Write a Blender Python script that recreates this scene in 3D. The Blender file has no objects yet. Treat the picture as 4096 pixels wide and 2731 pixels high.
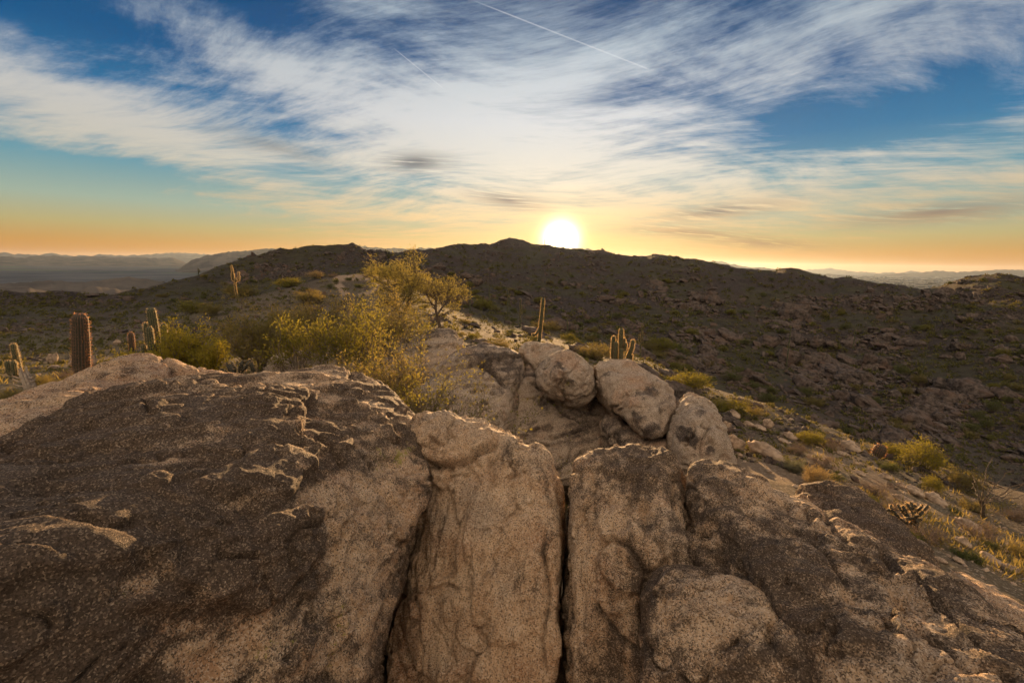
import bpy, bmesh, math, random
import numpy as np
from concurrent.futures import ThreadPoolExecutor
from mathutils import Vector, Matrix
from mathutils.bvhtree import BVHTree

R = math.radians
scene = bpy.context.scene
C = scene.collection
rng = np.random.default_rng(7)
random.seed(7)

# ------------------------------------------------------------------ camera
FPX = 1820.0                      # focal length in pixels of the 4096 wide frame
CX, CY = 2048.0, 1365.5
PITCH, ROLL = R(-9.5), R(0.84)
F_ = np.array([0.0, math.cos(PITCH), math.sin(PITCH)])
U0 = np.array([0.0, -math.sin(PITCH), math.cos(PITCH)])
R0 = np.array([1.0, 0.0, 0.0])
R_ = R0 * math.cos(ROLL) + U0 * math.sin(ROLL)
U_ = U0 * math.cos(ROLL) - R0 * math.sin(ROLL)
cam_d = bpy.data.cameras.new('camera')
cam = bpy.data.objects.new('camera', cam_d)
C.objects.link(cam)
cam.matrix_world = Matrix(((R_[0], U_[0], -F_[0], 0), (R_[1], U_[1], -F_[1], 0), (R_[2], U_[2], -F_[2], 0), (0, 0, 0, 1)))
cam_d.sensor_width = 36.0
cam_d.lens = 36.0 * FPX / 4096.0
cam_d.clip_start = 0.05
cam_d.clip_end = 200000.0
scene.camera = cam


def ray(px, py):
    return F_ + R_ * ((px - CX) / FPX) + U_ * ((CY - py) / FPX)


def P(px, py, d):
    """world point seen at a pixel at horizontal distance d"""
    v = ray(px, py)
    return v * (d / math.hypot(v[0], v[1]))


def azel(px, py):
    v = ray(px, py)
    return math.atan2(v[0], v[1]), math.atan2(v[2], math.hypot(v[0], v[1]))


def project(V):
    f = V @ F_
    return CX + FPX * (V @ R_) / f, CY - FPX * (V @ U_) / f, f


SUN = ray(2243, 958)
SUN = SUN / np.linalg.norm(SUN)
SUN_EL = math.asin(SUN[2])
SUN_AZ = math.atan2(SUN[0], SUN[1])


# ------------------------------------------------------------------ node helper
class NT:
    def __init__(self, tree):
        self.t = tree
        self.flat = False
        self.n = tree.nodes
        self.l = tree.links

    def new(self, typ, **kw):
        nd = self.n.new(typ)
        for k, v in kw.items():
            setattr(nd, k, v)
        return nd

    def put(self, sock, v):
        if hasattr(v, 'is_linked') or isinstance(v, bpy.types.NodeSocket):
            self.l.new(v, sock)
        else:
            if sock.type == 'RGBA' and len(v) == 3:
                v = (*v, 1.0)
            sock.default_value = v

    def m(self, op, a, b=None, c=None, clamp=False):
        nd = self.new('ShaderNodeMath', operation=op, use_clamp=clamp)
        self.put(nd.inputs[0], a)
        if b is not None:
            self.put(nd.inputs[1], b)
        if c is not None:
            self.put(nd.inputs[2], c)
        return nd.outputs[0]

    def add(self, *a):
        r = a[0]
        for b in a[1:]:
            r = self.m('ADD', r, b)
        return r

    def mul(self, *a):
        r = a[0]
        for b in a[1:]:
            r = self.m('MULTIPLY', r, b)
        return r

    def vm(self, op, a, b=None, scale=None):
        nd = self.new('ShaderNodeVectorMath', operation=op)
        self.put(nd.inputs[0], a)
        if b is not None:
            self.put(nd.inputs[1], b)
        if scale is not None:
            self.put(nd.inputs['Scale'], scale)
        return nd.outputs['Value'] if op in ('DOT_PRODUCT', 'LENGTH', 'DISTANCE') else nd.outputs[0]

    def mix(self, f, a, b, blend='MIX'):
        nd = self.new('ShaderNodeMix', data_type='RGBA', blend_type=blend)
        self.put(nd.inputs[0], f)
        self.put(nd.inputs[6], a)
        self.put(nd.inputs[7], b)
        return nd.outputs[2]

    def noise(self, vec, scale, detail=4, rough=0.55, dist=0.0, out='Fac'):
        nd = self.new('ShaderNodeTexNoise')
        if self.flat:
            nd.noise_dimensions = '2D'
        if vec is not None:
            self.put(nd.inputs['Vector'], vec)
        self.put(nd.inputs['Scale'], scale)
        nd.inputs['Detail'].default_value = detail
        nd.inputs['Roughness'].default_value = rough
        nd.inputs['Distortion'].default_value = dist
        return nd.outputs[out]

    def voro(self, vec, scale, feature='F1', out='Distance', rnd=1.0):
        nd = self.new('ShaderNodeTexVoronoi', feature=feature)
        self.put(nd.inputs['Vector'], vec)
        self.put(nd.inputs['Scale'], scale)
        nd.inputs['Randomness'].default_value = rnd
        return nd.outputs[out]

    def ss(self, x, lo, hi, a=0.0, b=1.0):
        nd = self.new('ShaderNodeMapRange', interpolation_type='SMOOTHSTEP')
        self.put(nd.inputs[0], x)
        for i, v in enumerate((lo, hi, a, b)):
            self.put(nd.inputs[i + 1], v)
        return nd.outputs[0]

    def ramp(self, f, stops, interp='LINEAR'):
        nd = self.new('ShaderNodeValToRGB')
        cr = nd.color_ramp
        cr.interpolation = interp
        while len(cr.elements) < len(stops):
            cr.elements.new(0.5)
        for e, (p, c) in zip(cr.elements, stops):
            e.position = p
            e.color = (*c, 1.0)
        self.put(nd.inputs[0], f)
        return nd.outputs[0]

    def sep(self, v):
        nd = self.new('ShaderNodeSeparateXYZ')
        self.put(nd.inputs[0], v)
        return nd.outputs

    def comb(self, x, y, z):
        nd = self.new('ShaderNodeCombineXYZ')
        for i, v in enumerate((x, y, z)):
            self.put(nd.inputs[i], v)
        return nd.outputs[0]

    def attr(self, name):
        nd = self.new('ShaderNodeAttribute', attribute_name=name)
        return nd.outputs['Fac']


# ------------------------------------------------------------------ sky
world = bpy.data.worlds.new('World')
scene.world = world
world.use_nodes = True
world.node_tree.nodes.clear()
w = NT(world.node_tree)
w.flat = True
world.cycles.sampling_method = 'MANUAL'
world.cycles.sample_map_resolution = 128
D = w.new('ShaderNodeTexCoord').outputs['Generated']
dx, dy, dz = w.sep(D)
az = w.mul(w.m('ARCTAN2', dx, dy), 57.2958)
el = w.mul(w.m('ARCSINE', dz), 57.2958)
sunang = w.mul(w.m('ARCCOSINE', w.m('MINIMUM', w.vm('DOT_PRODUCT', D, tuple(SUN)), 1.0)), 57.2958)
nish = w.new('ShaderNodeTexSky', sky_type='NISHITA', sun_disc=False)
nish.sun_elevation = SUN_EL
nish.sun_rotation = SUN_AZ
nish.altitude = 600
nish.air_density = 1.0
nish.dust_density = 1.6
nish.ozone_density = 2.0
elc = w.m('MAXIMUM', el, 0.0)
grad = w.ramp(w.m('DIVIDE', elc, 45.0), [
    (0.0, (0.66, 0.225, 0.03)), (0.035, (0.62, 0.29, 0.05)), (0.075, (0.50, 0.41, 0.17)), (0.125, (0.36, 0.45, 0.35)),
    (0.20, (0.15, 0.34, 0.41)), (0.30, (0.030, 0.185, 0.37)), (0.43, (0.002, 0.092, 0.26)), (0.60, (0.001, 0.058, 0.185)),
    (1.0, (0.010, 0.05, 0.17))])
# right of the sun the clear sky low down is warmer than on the far left
base = w.mix(0.06, grad, w.vm('SCALE', nish.outputs[0], scale=0.09))


AE = w.comb(az, el, 1.0)


def gaus(px, py, sx, sy, rot=0.0):
    """soft blob on the sky round the direction seen at a pixel; sizes in degrees"""
    a, e = azel(px, py)
    a, e = math.degrees(a), math.degrees(e)
    c, s_ = math.cos(R(rot)), math.sin(R(rot))
    sx, sy = sx * 2.1, sy * 2.1
    u = w.vm('DOT_PRODUCT', AE, (c / sx, s_ / sx, -(a * c + e * s_) / sx))
    v = w.vm('DOT_PRODUCT', AE, (-s_ / sy, c / sy, (a * s_ - e * c) / sy))
    g = w.new('ShaderNodeTexGradient', gradient_type='QUADRATIC_SPHERE')
    w.put(g.inputs[0], w.comb(u, v, 0.0))
    return g.outputs['Fac']


def gsum(items):
    acc = None
    for amp, args in items:
        g = gaus(*args)
        acc = w.mul(g, amp) if acc is None else w.m('MULTIPLY_ADD', g, amp, acc)
    return acc


# cirrus sheet: direction projected on a high layer
inv = w.m('DIVIDE', 1.0, w.m('ADD', w.m('MAXIMUM', dz, 0.0), 0.085))
cxp, cyp = w.mul(dx, inv), w.mul(dy, inv)
cp = w.comb(cxp, cyp, 0.0)
warp = w.noise(cp, 0.55, 1, 0.5, out='Color')
cpw = w.vm('ADD', cp, w.vm('SCALE', w.vm('SUBTRACT', warp, (0.5, 0.5, 0.5)), scale=0.8))
wx, wy, wz = w.sep(cpw)


def aniso(ang, along, across):
    c, s = math.cos(R(ang)), math.sin(R(ang))
    u = w.m('MULTIPLY_ADD', wx, c * along, w.mul(wy, s * along))
    v = w.m('MULTIPLY_ADD', wx, -s * across, w.mul(wy, c * across))
    return w.comb(u, v, 0.37)


streak = w.noise(aniso(158, 0.62, 2.2), 1.9, 9, 0.73)
streak2 = w.noise(aniso(28, 0.45, 2.6), 1.1, 5, 0.6)
billow = w.noise(cpw, 1.05, 5, 0.62)
n = w.m('MULTIPLY_ADD', streak, 0.46, w.m('MULTIPLY_ADD', streak2, 0.26, w.mul(billow, 0.30)))
cover = w.add(w.m('MULTIPLY_ADD', w.ss(dy, 0.5, -0.3), 0.22, 0.085), gsum([  # unseen sky behind gets added cloud as fill for the foreground
    (0.20, (1150, 300, 18, 5.6, -4)), (0.17, (2250, 330, 15, 6.0, 10)),
    (0.22, (250, 360, 14, 4.6, -12)), (0.20, (2050, 610, 18, 3.4, -3)),
    (0.17, (2900, 700, 17, 2.8, 2)), (0.10, (3400, 110, 15, 4.2, 22)),
    (0.13, (2500, 850, 15, 2.2, 0)), (0.09, (1500, 820, 15, 2.0, 0)),
    (0.06, (3600, 860, 9, 1.6, 0)),
    (-0.36, (200, 50, 14, 4.4, -10)), (-0.22, (1000, 20, 15, 2.8, -8)),
    (-0.25, (3450, 500, 12, 3.2, 6)), (-0.34, (200, 690, 12, 2.6, 0)),
    (-0.12, (2050, 420, 9, 1.6, 4)), (-0.08, (1500, 150, 10, 1.4, -14)),
    (-0.34, (60, 900, 18, 2.8, 0)), (-0.15, (3350, 250, 5, 2.2, 30)),
    (-0.16, (3800, 960, 18, 2.2, 0))]))
dens = w.ss(w.add(n, cover), 0.48, 0.78, 0.0, 0.95)
dens = w.mul(dens, w.ss(el, -0.5, 3.0))
side = w.m('EXPONENT', w.mul(w.m('POWER', w.m('DIVIDE', sunang, 30.0), 2.0), -1.0))
ccol = w.ramp(w.m('DIVIDE', elc, 45.0), [
    (0.0, (0.92, 0.42, 0.11)), (0.06, (0.94, 0.51, 0.18)), (0.13, (0.96, 0.70, 0.38)), (0.22, (0.94, 0.86, 0.70)),
    (0.36, (0.86, 0.87, 0.87)), (0.55, (0.62, 0.73, 0.81)), (1.0, (0.56, 0.64, 0.70))])
ccol = w.vm('SCALE', ccol, scale=w.m('MULTIPLY_ADD', side, 0.28, 0.64))
# unseen sheet behind and overhead is brightened and warmed to lift the foreground
back_fill = w.ss(dy, 0.35, -0.5)
ccol = w.mix(w.mul(back_fill, w.ss(el, 4.0, 48.0, 0.12, 1.0)), ccol, (1.62, 1.22, 0.86))
# thicker grey shreds
grey = gsum([(1.3, (1660, 650, 3.6, 1.0, 4)), (1.1, (2030, 800, 4.2, 0.8, -8)), (1.0, (2880, 845, 5.8, 0.8, 5)),
             (0.6, (1100, 590, 5.2, 1.0, -10)), (0.9, (2750, 930, 6.4, 0.6, -4)), (0.9, (3750, 850, 6.4, 0.9, 3)),
             (0.9, (3050, 975, 5.4, 0.6, -4))])
gmask = w.mul(grey, w.ss(w.noise(aniso(12, 0.8, 3.4), 2.3, 4, 0.6), 0.30, 0.52))
gcol = w.mix(w.ss(el, 2.0, 9.0), (0.30, 0.165, 0.08), (0.21, 0.22, 0.23))
sky = w.mix(dens, base, ccol)
sky = w.mix(w.m('MULTIPLY', gmask, 1.0, clamp=True), sky, gcol)


def trail(a, b, width, amp):
    """straight vapour trail between two directions on the sky"""
    A, B = ray(*a), ray(*b)
    A, B = A / np.linalg.norm(A), B / np.linalg.norm(B)
    nrm = np.cross(A, B)
    nrm /= np.linalg.norm(nrm)
    mid = (A + B) / np.linalg.norm(A + B)
    half = math.acos(float(A @ B)) / 2
    off = w.vm('DOT_PRODUCT', D, tuple(nrm))
    along = w.vm('DOT_PRODUCT', D, tuple(np.cross(nrm, mid)))
    t = w.m('DIVIDE', along, math.sin(half))
    g = w.m('EXPONENT', w.mul(w.m('POWER', w.m('DIVIDE', off, width), 2.0), -1.0))
    ends = w.mul(w.ss(t, -1.05, -0.6), w.ss(t, 0.95, 1.0, 1.0, 0.0))
    front = w.m('GREATER_THAN', w.vm('DOT_PRODUCT', D, tuple(mid)), 0.5)
    return w.mul(g, ends, front, amp)


tr = w.add(trail((1860, -10), (2600, 280), 0.0010, 0.32), trail((1570, 190), (1770, 352), 0.0008, 0.28))
sky = w.mix(tr, sky, (0.95, 0.95, 0.93))
# aureole of the low sun
warmth = w.m('EXPONENT', w.mul(w.m('DIVIDE', sunang, 9.0), -1.0))
core = w.m('EXPONENT', w.mul(w.m('POWER', w.m('DIVIDE', sunang, 1.6), 2.0), -1.0))
near = w.m('EXPONENT', w.mul(w.m('DIVIDE', sunang, 2.2), -1.0))
low = w.ss(el, 14.0, 1.0)
sky = w.vm('ADD', sky, w.vm('SCALE', w.comb(0.36, 0.13, 0.0), scale=w.mul(warmth, w.m('MULTIPLY_ADD', low, 0.85, 0.15))))
sky = w.vm('ADD', sky, w.vm('SCALE', w.comb(1.0, 0.62, 0.16), scale=w.mul(near, 0.5)))
sky = w.vm('ADD', sky, w.vm('SCALE', w.comb(1.0, 0.86, 0.55), scale=w.mul(core, 7.0)))
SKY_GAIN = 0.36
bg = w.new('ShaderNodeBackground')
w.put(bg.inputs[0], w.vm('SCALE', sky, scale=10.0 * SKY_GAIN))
bg.inputs[1].default_value = 0.1
wo = w.new('ShaderNodeOutputWorld')
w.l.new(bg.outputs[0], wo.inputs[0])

# ------------------------------------------------------------------ sun
sun_d = bpy.data.lights.new('sun', 'SUN')
sun_d.energy = 5.0
sun_d.angle = R(0.6)
sun_d.color = (1.0, 0.60, 0.27)
sun = bpy.data.objects.new('sun', sun_d)
C.objects.link(sun)
sun.rotation_euler = Vector(tuple(SUN)).to_track_quat('Z', 'Y').to_euler()

vs = scene.view_settings
scene.display_settings.display_device = 'sRGB'
vs.view_transform = 'Standard'
vs.look = 'None'
vs.exposure = 1.47
vs.gamma = 1.0
vs.use_curve_mapping = False
scene.cycles.use_denoising = True
scene.cycles.use_adaptive_sampling = True
scene.cycles.adaptive_threshold = 0.03
scene.cycles.max_bounces = 4
scene.cycles.diffuse_bounces = 2
scene.cycles.volume_bounces = 0
scene.cycles.transparent_max_bounces = 6

# ------------------------------------------------------------------ numpy noise
_perm = rng.permutation(256).astype(np.int32)
_perm = np.concatenate([_perm, _perm, _perm])
_g = rng.normal(size=(256, 3)).astype(np.float32)
_g /= np.linalg.norm(_g, axis=1)[:, None]


def _pn(V):
    i = np.floor(V).astype(np.int32)
    f = V - i
    i &= 255
    u = f * f * f * (f * (f * 6 - 15) + 10)
    fx, fy, fz = np.ascontiguousarray(f[:, 0]), np.ascontiguousarray(f[:, 1]), np.ascontiguousarray(f[:, 2])
    ux, uy, uz = u[:, 0], u[:, 1], u[:, 2]
    ix, iy, iz = i[:, 0], i[:, 1], i[:, 2]
    out = np.zeros(len(V), np.float32)
    for dx in (0, 1):
        wx = ux if dx else 1 - ux
        hx = _perm[ix + dx]
        gx = fx - dx
        for dy in (0, 1):
            wxy = wx * (uy if dy else 1 - uy)
            hy = _perm[hx + iy + dy]
            gy = fy - dy
            for dz in (0, 1):
                k = _perm[hy + iz + dz]
                out += wxy * (uz if dz else 1 - uz) * (_g0[k] * gx + _g1[k] * gy + _g2[k] * (fz - dz))
    return out * 1.5


_g0, _g1, _g2 = (np.ascontiguousarray(_g[:, k]) for k in range(3))
_pool = ThreadPoolExecutor(4)


def pnoise(V, seed=0):
    V = V.astype(np.float32) + np.float32(seed * 17.31 + 1000.0)
    if len(V) < 20000:
        return _pn(V)
    n = 12000
    return np.concatenate(list(_pool.map(_pn, [V[k:k + n] for k in range(0, len(V), n)])))


def fbm(V, octaves=4, gain=0.5, seed=0, ridged=False):
    a, s, out = 1.0, 1.0, np.zeros(len(V), np.float32)
    tot = 0.0
    for k in range(octaves):
        nz = pnoise(V * s, seed + k)
        if ridged:
            nz = 1 - 2 * np.abs(nz)
        out += a * nz
        tot += a
        a *= gain
        s *= 2.03
    return out / tot


def _cell(args):
    V, seed = args
    i0 = np.floor(V - 0.5).astype(np.int32)
    f = V - i0
    fx, fy, fz = (np.ascontiguousarray(f[:, k]) for k in range(3))
    best = np.full(len(V), 9.0, np.float32)
    sec = np.full(len(V), 9.0, np.float32)
    kk = np.zeros(len(V), np.int32)
    for dx in (0, 1):
        hx = _perm[(i0[:, 0] + dx + seed) & 255]
        for dy in (0, 1):
            hy = _perm[hx + ((i0[:, 1] + dy) & 255)]
            for dz in (0, 1):
                k = _perm[hy + ((i0[:, 2] + dz) & 255)]
                ox, oy, oz = fx - dx - _r0[k], fy - dy - _r1[k], fz - dz - _r2[k]
                d2 = ox * ox + oy * oy + oz * oz
                m = d2 < best
                sec = np.where(m, best, np.minimum(sec, d2))
                best[m] = d2[m]
                kk[m] = k[m]
    return np.stack([_cellh(kk, best), np.sqrt(sec) - np.sqrt(best)], 1)


def _cellh(k, best):
    # height: one value for each plate, falling off a little from its middle
    return _r3[k] - 0.5 + 0.9 * (0.35 - np.sqrt(best)) * _r4[k]


_r0, _r1, _r2 = (0.5 + 0.62 * (rng.random(256) - 0.5).astype(np.float32) for _ in range(3))
_r3, _r4 = (rng.random(256).astype(np.float32) for _ in range(2))


def facets(V, seed=0):
    """broken plates: each cell is a tilted plane with its own height, edges are sharp"""
    V = V.astype(np.float32) + np.float32(100.0)
    n = 12000
    return np.concatenate(list(_pool.map(_cell, [(V[k:k + n], seed) for k in range(0, len(V), n)])))


def sstep(x, lo, hi):
    t = np.clip((x - lo) / (hi - lo), 0, 1)
    return t * t * (3 - 2 * t)


def terrace(x, sharp=0.25):
    """steps of height one with steep risers"""
    f = np.floor(x)
    return f + sstep(x - f, 0.5 - sharp / 2, 0.5 + sharp / 2)


def pl_dist(px, py, line):
    """distance in pixels to a polyline and how far along it (0..1)"""
    best = np.full(px.shape, 1e9)
    along = np.zeros(px.shape)
    nseg = len(line) - 1
    for k in range(nseg):
        ax, ay = line[k][:2]
        bx, by = line[k + 1][:2]
        ux, uy = bx - ax, by - ay
        L2 = ux * ux + uy * uy
        t = np.clip(((px - ax) * ux + (py - ay) * uy) / L2, 0, 1)
        dd = np.hypot(px - ax - t * ux, py - ay - t * uy)
        m = dd < best
        best = np.where(m, dd, best)
        along = np.where(m, (k + t) / nseg, along)
    return best, along


def in_poly(px, py, poly):
    ins = np.zeros(px.shape, bool)
    j = len(poly) - 1
    for i in range(len(poly)):
        xi, yi = poly[i]
        xj, yj = poly[j]
        c = ((yi > py) != (yj > py)) & (px < (xj - xi) * (py - yi) / (yj - yi + 1e-9) + xi)
        ins ^= c
        j = i
    return ins


# ------------------------------------------------------------------ mesh helper
def set_attr(me, name, vals):
    a = me.attributes.new(name, 'FLOAT', 'POINT')
    a.data.foreach_set('value', np.ascontiguousarray(vals, np.float32))


def mesh_np(name, V, faces, smooth=True):
    """faces: (n,4) or (n,3) int array"""
    me = bpy.data.meshes.new(name)
    V = np.ascontiguousarray(V, np.float32)
    faces = np.ascontiguousarray(faces, np.int32)
    n, k = faces.shape
    me.vertices.add(len(V))
    me.vertices.foreach_set('co', V.ravel())
    me.loops.add(n * k)
    me.loops.foreach_set('vertex_index', faces.ravel())
    me.polygons.add(n)
    me.polygons.foreach_set('loop_start', np.arange(0, n * k, k, dtype=np.int32))
    me.polygons.foreach_set('loop_total', np.full(n, k, np.int32))
    me.polygons.foreach_set('use_smooth', np.full(n, smooth, bool))
    me.update(calc_edges=True)
    me.validate()
    return me


def link(name, me, mat=None, parent=None):
    o = bpy.data.objects.new(name, me)
    C.objects.link(o)
    if mat is not None and me is not None and not me.materials:
        me.materials.append(mat)
    if parent is not None:
        o.parent = parent
    return o


def tag(o, label=None, cat=None, group=None, kind=None):
    for k, v in (('label', label), ('category', cat), ('group', group), ('kind', kind)):
        if v:
            o[k] = v
    return o


def mat_new(name):
    m = bpy.data.materials.new(name)
    m.use_nodes = True
    m.node_tree.nodes.clear()
    t = NT(m.node_tree)
    out = t.new('ShaderNodeOutputMaterial')
    return m, t, out


# ------------------------------------------------------------------ materials: ground and stone
def make_granite(name, tan, pale, dark, scale=1.0, bump=1.0, fine=1.0):
    m, t, out = mat_new(name)
    tc = t.new('ShaderNodeTexCoord').outputs['Object']
    var, lich, rust = t.attr('varnish'), t.attr('lichen'), t.attr('rust')
    mid = t.noise(tc, 7 * scale, 7, 0.7)
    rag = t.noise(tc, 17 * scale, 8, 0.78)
    g1 = t.noise(tc, 120 * fine, 4, 0.75)
    wob = t.vm('ADD', tc, t.vm('SCALE', t.noise(tc, 100 * fine, 1, 0.5, out='Color'), scale=0.008 / fine))
    vor = t.new('ShaderNodeTexVoronoi')
    t.put(vor.inputs['Vector'], wob)
    vor.inputs['Scale'].default_value = 215 * fine
    vx, vy, vz = t.sep(vor.outputs['Color'])
    col = t.mix(t.ss(mid, 0.3, 0.7), tan, pale)
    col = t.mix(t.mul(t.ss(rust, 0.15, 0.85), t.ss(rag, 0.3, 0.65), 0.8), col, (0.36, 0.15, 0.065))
    big = t.noise(tc, 2.1 * scale, 4, 0.6)
    col = t.mix(t.mul(t.ss(big, 0.50, 0.68), 0.6), col, (0.33, 0.265, 0.205))
    col = t.mix(t.mul(t.ss(big, 0.46, 0.32), 0.55), col, (0.40, 0.20, 0.095))
    # crystals: feldspar, quartz and dark mica, darker where the grain noise dips
    col = t.mix(t.mul(t.ss(vx, 0.55, 1.0), 0.55), col, (0.80, 0.68, 0.53))
    col = t.mix(t.mul(t.ss(t.add(vx, t.mul(g1, 0.5)), 0.56, 0.36), 0.85), col, (0.105, 0.075, 0.052))
    # desert varnish, ragged at grain size
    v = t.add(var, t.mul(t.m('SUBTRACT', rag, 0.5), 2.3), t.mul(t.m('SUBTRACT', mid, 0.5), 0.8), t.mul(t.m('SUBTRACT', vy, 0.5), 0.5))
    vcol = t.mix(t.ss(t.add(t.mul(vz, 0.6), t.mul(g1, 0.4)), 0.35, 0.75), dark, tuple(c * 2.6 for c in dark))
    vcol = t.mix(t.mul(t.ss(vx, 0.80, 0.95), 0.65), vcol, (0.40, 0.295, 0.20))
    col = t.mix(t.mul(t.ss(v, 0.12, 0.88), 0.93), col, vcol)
    lm = t.ss(t.add(lich, t.mul(t.m('SUBTRACT', t.noise(tc, 45 * scale, 4, 0.75), 0.5), 2.2)), 0.60, 0.80)
    col = t.mix(t.mul(lm, 0.75), col, (0.31, 0.28, 0.05))
    b = t.new('ShaderNodeBsdfPrincipled')
    t.put(b.inputs['Base Color'], col)
    b.inputs['Roughness'].default_value = 0.8
    b.inputs['Specular IOR Level'].default_value = 0.25
    bp = t.new('ShaderNodeBump')
    bp.inputs['Strength'].default_value = 1.0
    bp.inputs['Distance'].default_value = 0.017 * bump / scale
    t.put(bp.inputs['Height'], t.add(t.mul(g1, 0.8), t.mul(vor.outputs['Distance'], 0.25), t.mul(rag, 1.3)))
    t.l.new(bp.outputs[0], b.inputs['Normal'])
    t.l.new(b.outputs[0], out.inputs[0])
    return m


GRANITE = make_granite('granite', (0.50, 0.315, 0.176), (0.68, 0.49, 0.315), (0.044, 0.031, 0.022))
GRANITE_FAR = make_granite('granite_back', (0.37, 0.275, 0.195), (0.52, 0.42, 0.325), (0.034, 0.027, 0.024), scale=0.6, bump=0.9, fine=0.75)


def make_hill_rock():
    m, t, out = mat_new('hill_rock')
    gi = t.new('ShaderNodeNewGeometry')
    pos = gi.outputs['Position']
    tc = t.new('ShaderNodeTexCoord').outputs['Object']
    oi = t.new('ShaderNodeObjectInfo')
    big = t.noise(pos, 0.6, 3, 0.6)
    n1 = t.noise(pos, 2.2, 6, 0.7)
    n2 = t.noise(pos, 9.0, 4, 0.7)
    col = t.mix(t.ss(n1, 0.35, 0.68), (0.028, 0.022, 0.019), (0.14, 0.11, 0.092))
    col = t.mix(t.ss(big, 0.45, 0.7), col, (0.105, 0.070, 0.052))
    col = t.mix(t.mul(t.ss(n2, 0.55, 0.72), 0.5), col, (0.22, 0.18, 0.145))
    b = t.new('ShaderNodeBsdfPrincipled')
    t.put(b.inputs['Base Color'], col)
    b.inputs['Roughness'].default_value = 0.85
    b.inputs['Specular IOR Level'].default_value = 0.2
    bp = t.new('ShaderNodeBump')
    bp.inputs['Strength'].default_value = 1.0
    bp.inputs['Distance'].default_value = 0.12
    t.put(bp.inputs['Height'], t.add(n1, t.mul(n2, 0.4)))
    t.l.new(bp.outputs[0], b.inputs['Normal'])
    t.l.new(b.outputs[0], out.inputs[0])
    return m


HILL_ROCK = make_hill_rock()


def make_ground():
    m, t, out = mat_new('desert_ground')
    pos = t.new('ShaderNodeNewGeometry').outputs['Position']
    rocky, path, rng_ = t.attr('rocky'), t.attr('path'), t.attr('range')
    big = t.noise(pos, 0.05, 4, 0.55)
    mid = t.noise(pos, 0.45, 5, 0.65)
    fin = t.noise(pos, 3.0, 5, 0.7)
    grit = t.noise(pos, 26.0, 3, 0.7)
    dirt = t.mix(t.ss(mid, 0.3, 0.7), (0.075, 0.058, 0.038), (0.14, 0.108, 0.072))
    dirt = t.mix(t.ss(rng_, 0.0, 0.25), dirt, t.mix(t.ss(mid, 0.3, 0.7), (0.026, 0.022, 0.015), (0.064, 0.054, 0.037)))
    dirt = t.mix(t.mul(t.ss(grit, 0.52, 0.66), t.m('MULTIPLY_ADD', rng_, -0.45, 0.6)), dirt, (0.40, 0.33, 0.25))
    dirt = t.mix(t.mul(t.ss(grit, 0.46, 0.34), 0.6), dirt, (0.08, 0.06, 0.045))
    green = t.mix(t.ss(fin, 0.4, 0.65), (0.032, 0.037, 0.014), (0.085, 0.082, 0.034))
    gm = t.mul(t.ss(t.add(t.mul(mid, 0.6), t.mul(fin, 0.4)), 0.46, 0.58), t.ss(big, 0.35, 0.6))
    col = t.mix(t.mul(gm, 0.75), dirt, green)
    rock = t.mix(t.ss(fin, 0.35, 0.65), (0.020, 0.016, 0.014), (0.088, 0.07, 0.058))
    rm = t.ss(t.add(rocky, t.mul(t.m('SUBTRACT', fin, 0.5), 1.4), t.mul(t.m('SUBTRACT', mid, 0.5), 0.8)), 0.35, 0.6)
    col = t.mix(rm, col, rock)
    col = t.mix(t.mul(path, 0.9), col, t.mix(t.ss(grit, 0.35, 0.65), (0.27, 0.19, 0.125), (0.36, 0.27, 0.19)))
    b = t.new('ShaderNodeBsdfPrincipled')
    t.put(b.inputs['Base Color'], col)
    b.inputs['Roughness'].default_value = 0.95
    b.inputs['Specular IOR Level'].default_value = 0.1
    bp = t.new('ShaderNodeBump')
    bp.inputs['Strength'].default_value = 1.0
    bp.inputs['Distance'].default_value = 0.25
    t.put(bp.inputs['Height'], t.add(t.mul(fin, t.m('MULTIPLY_ADD', rng_, 0.9, 0.1)), t.mul(grit, 0.10), t.mul(mid, rng_)))
    t.l.new(bp.outputs[0], b.inputs['Normal'])
    t.l.new(b.outputs[0], out.inputs[0])
    return m


GROUND = make_ground()

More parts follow.
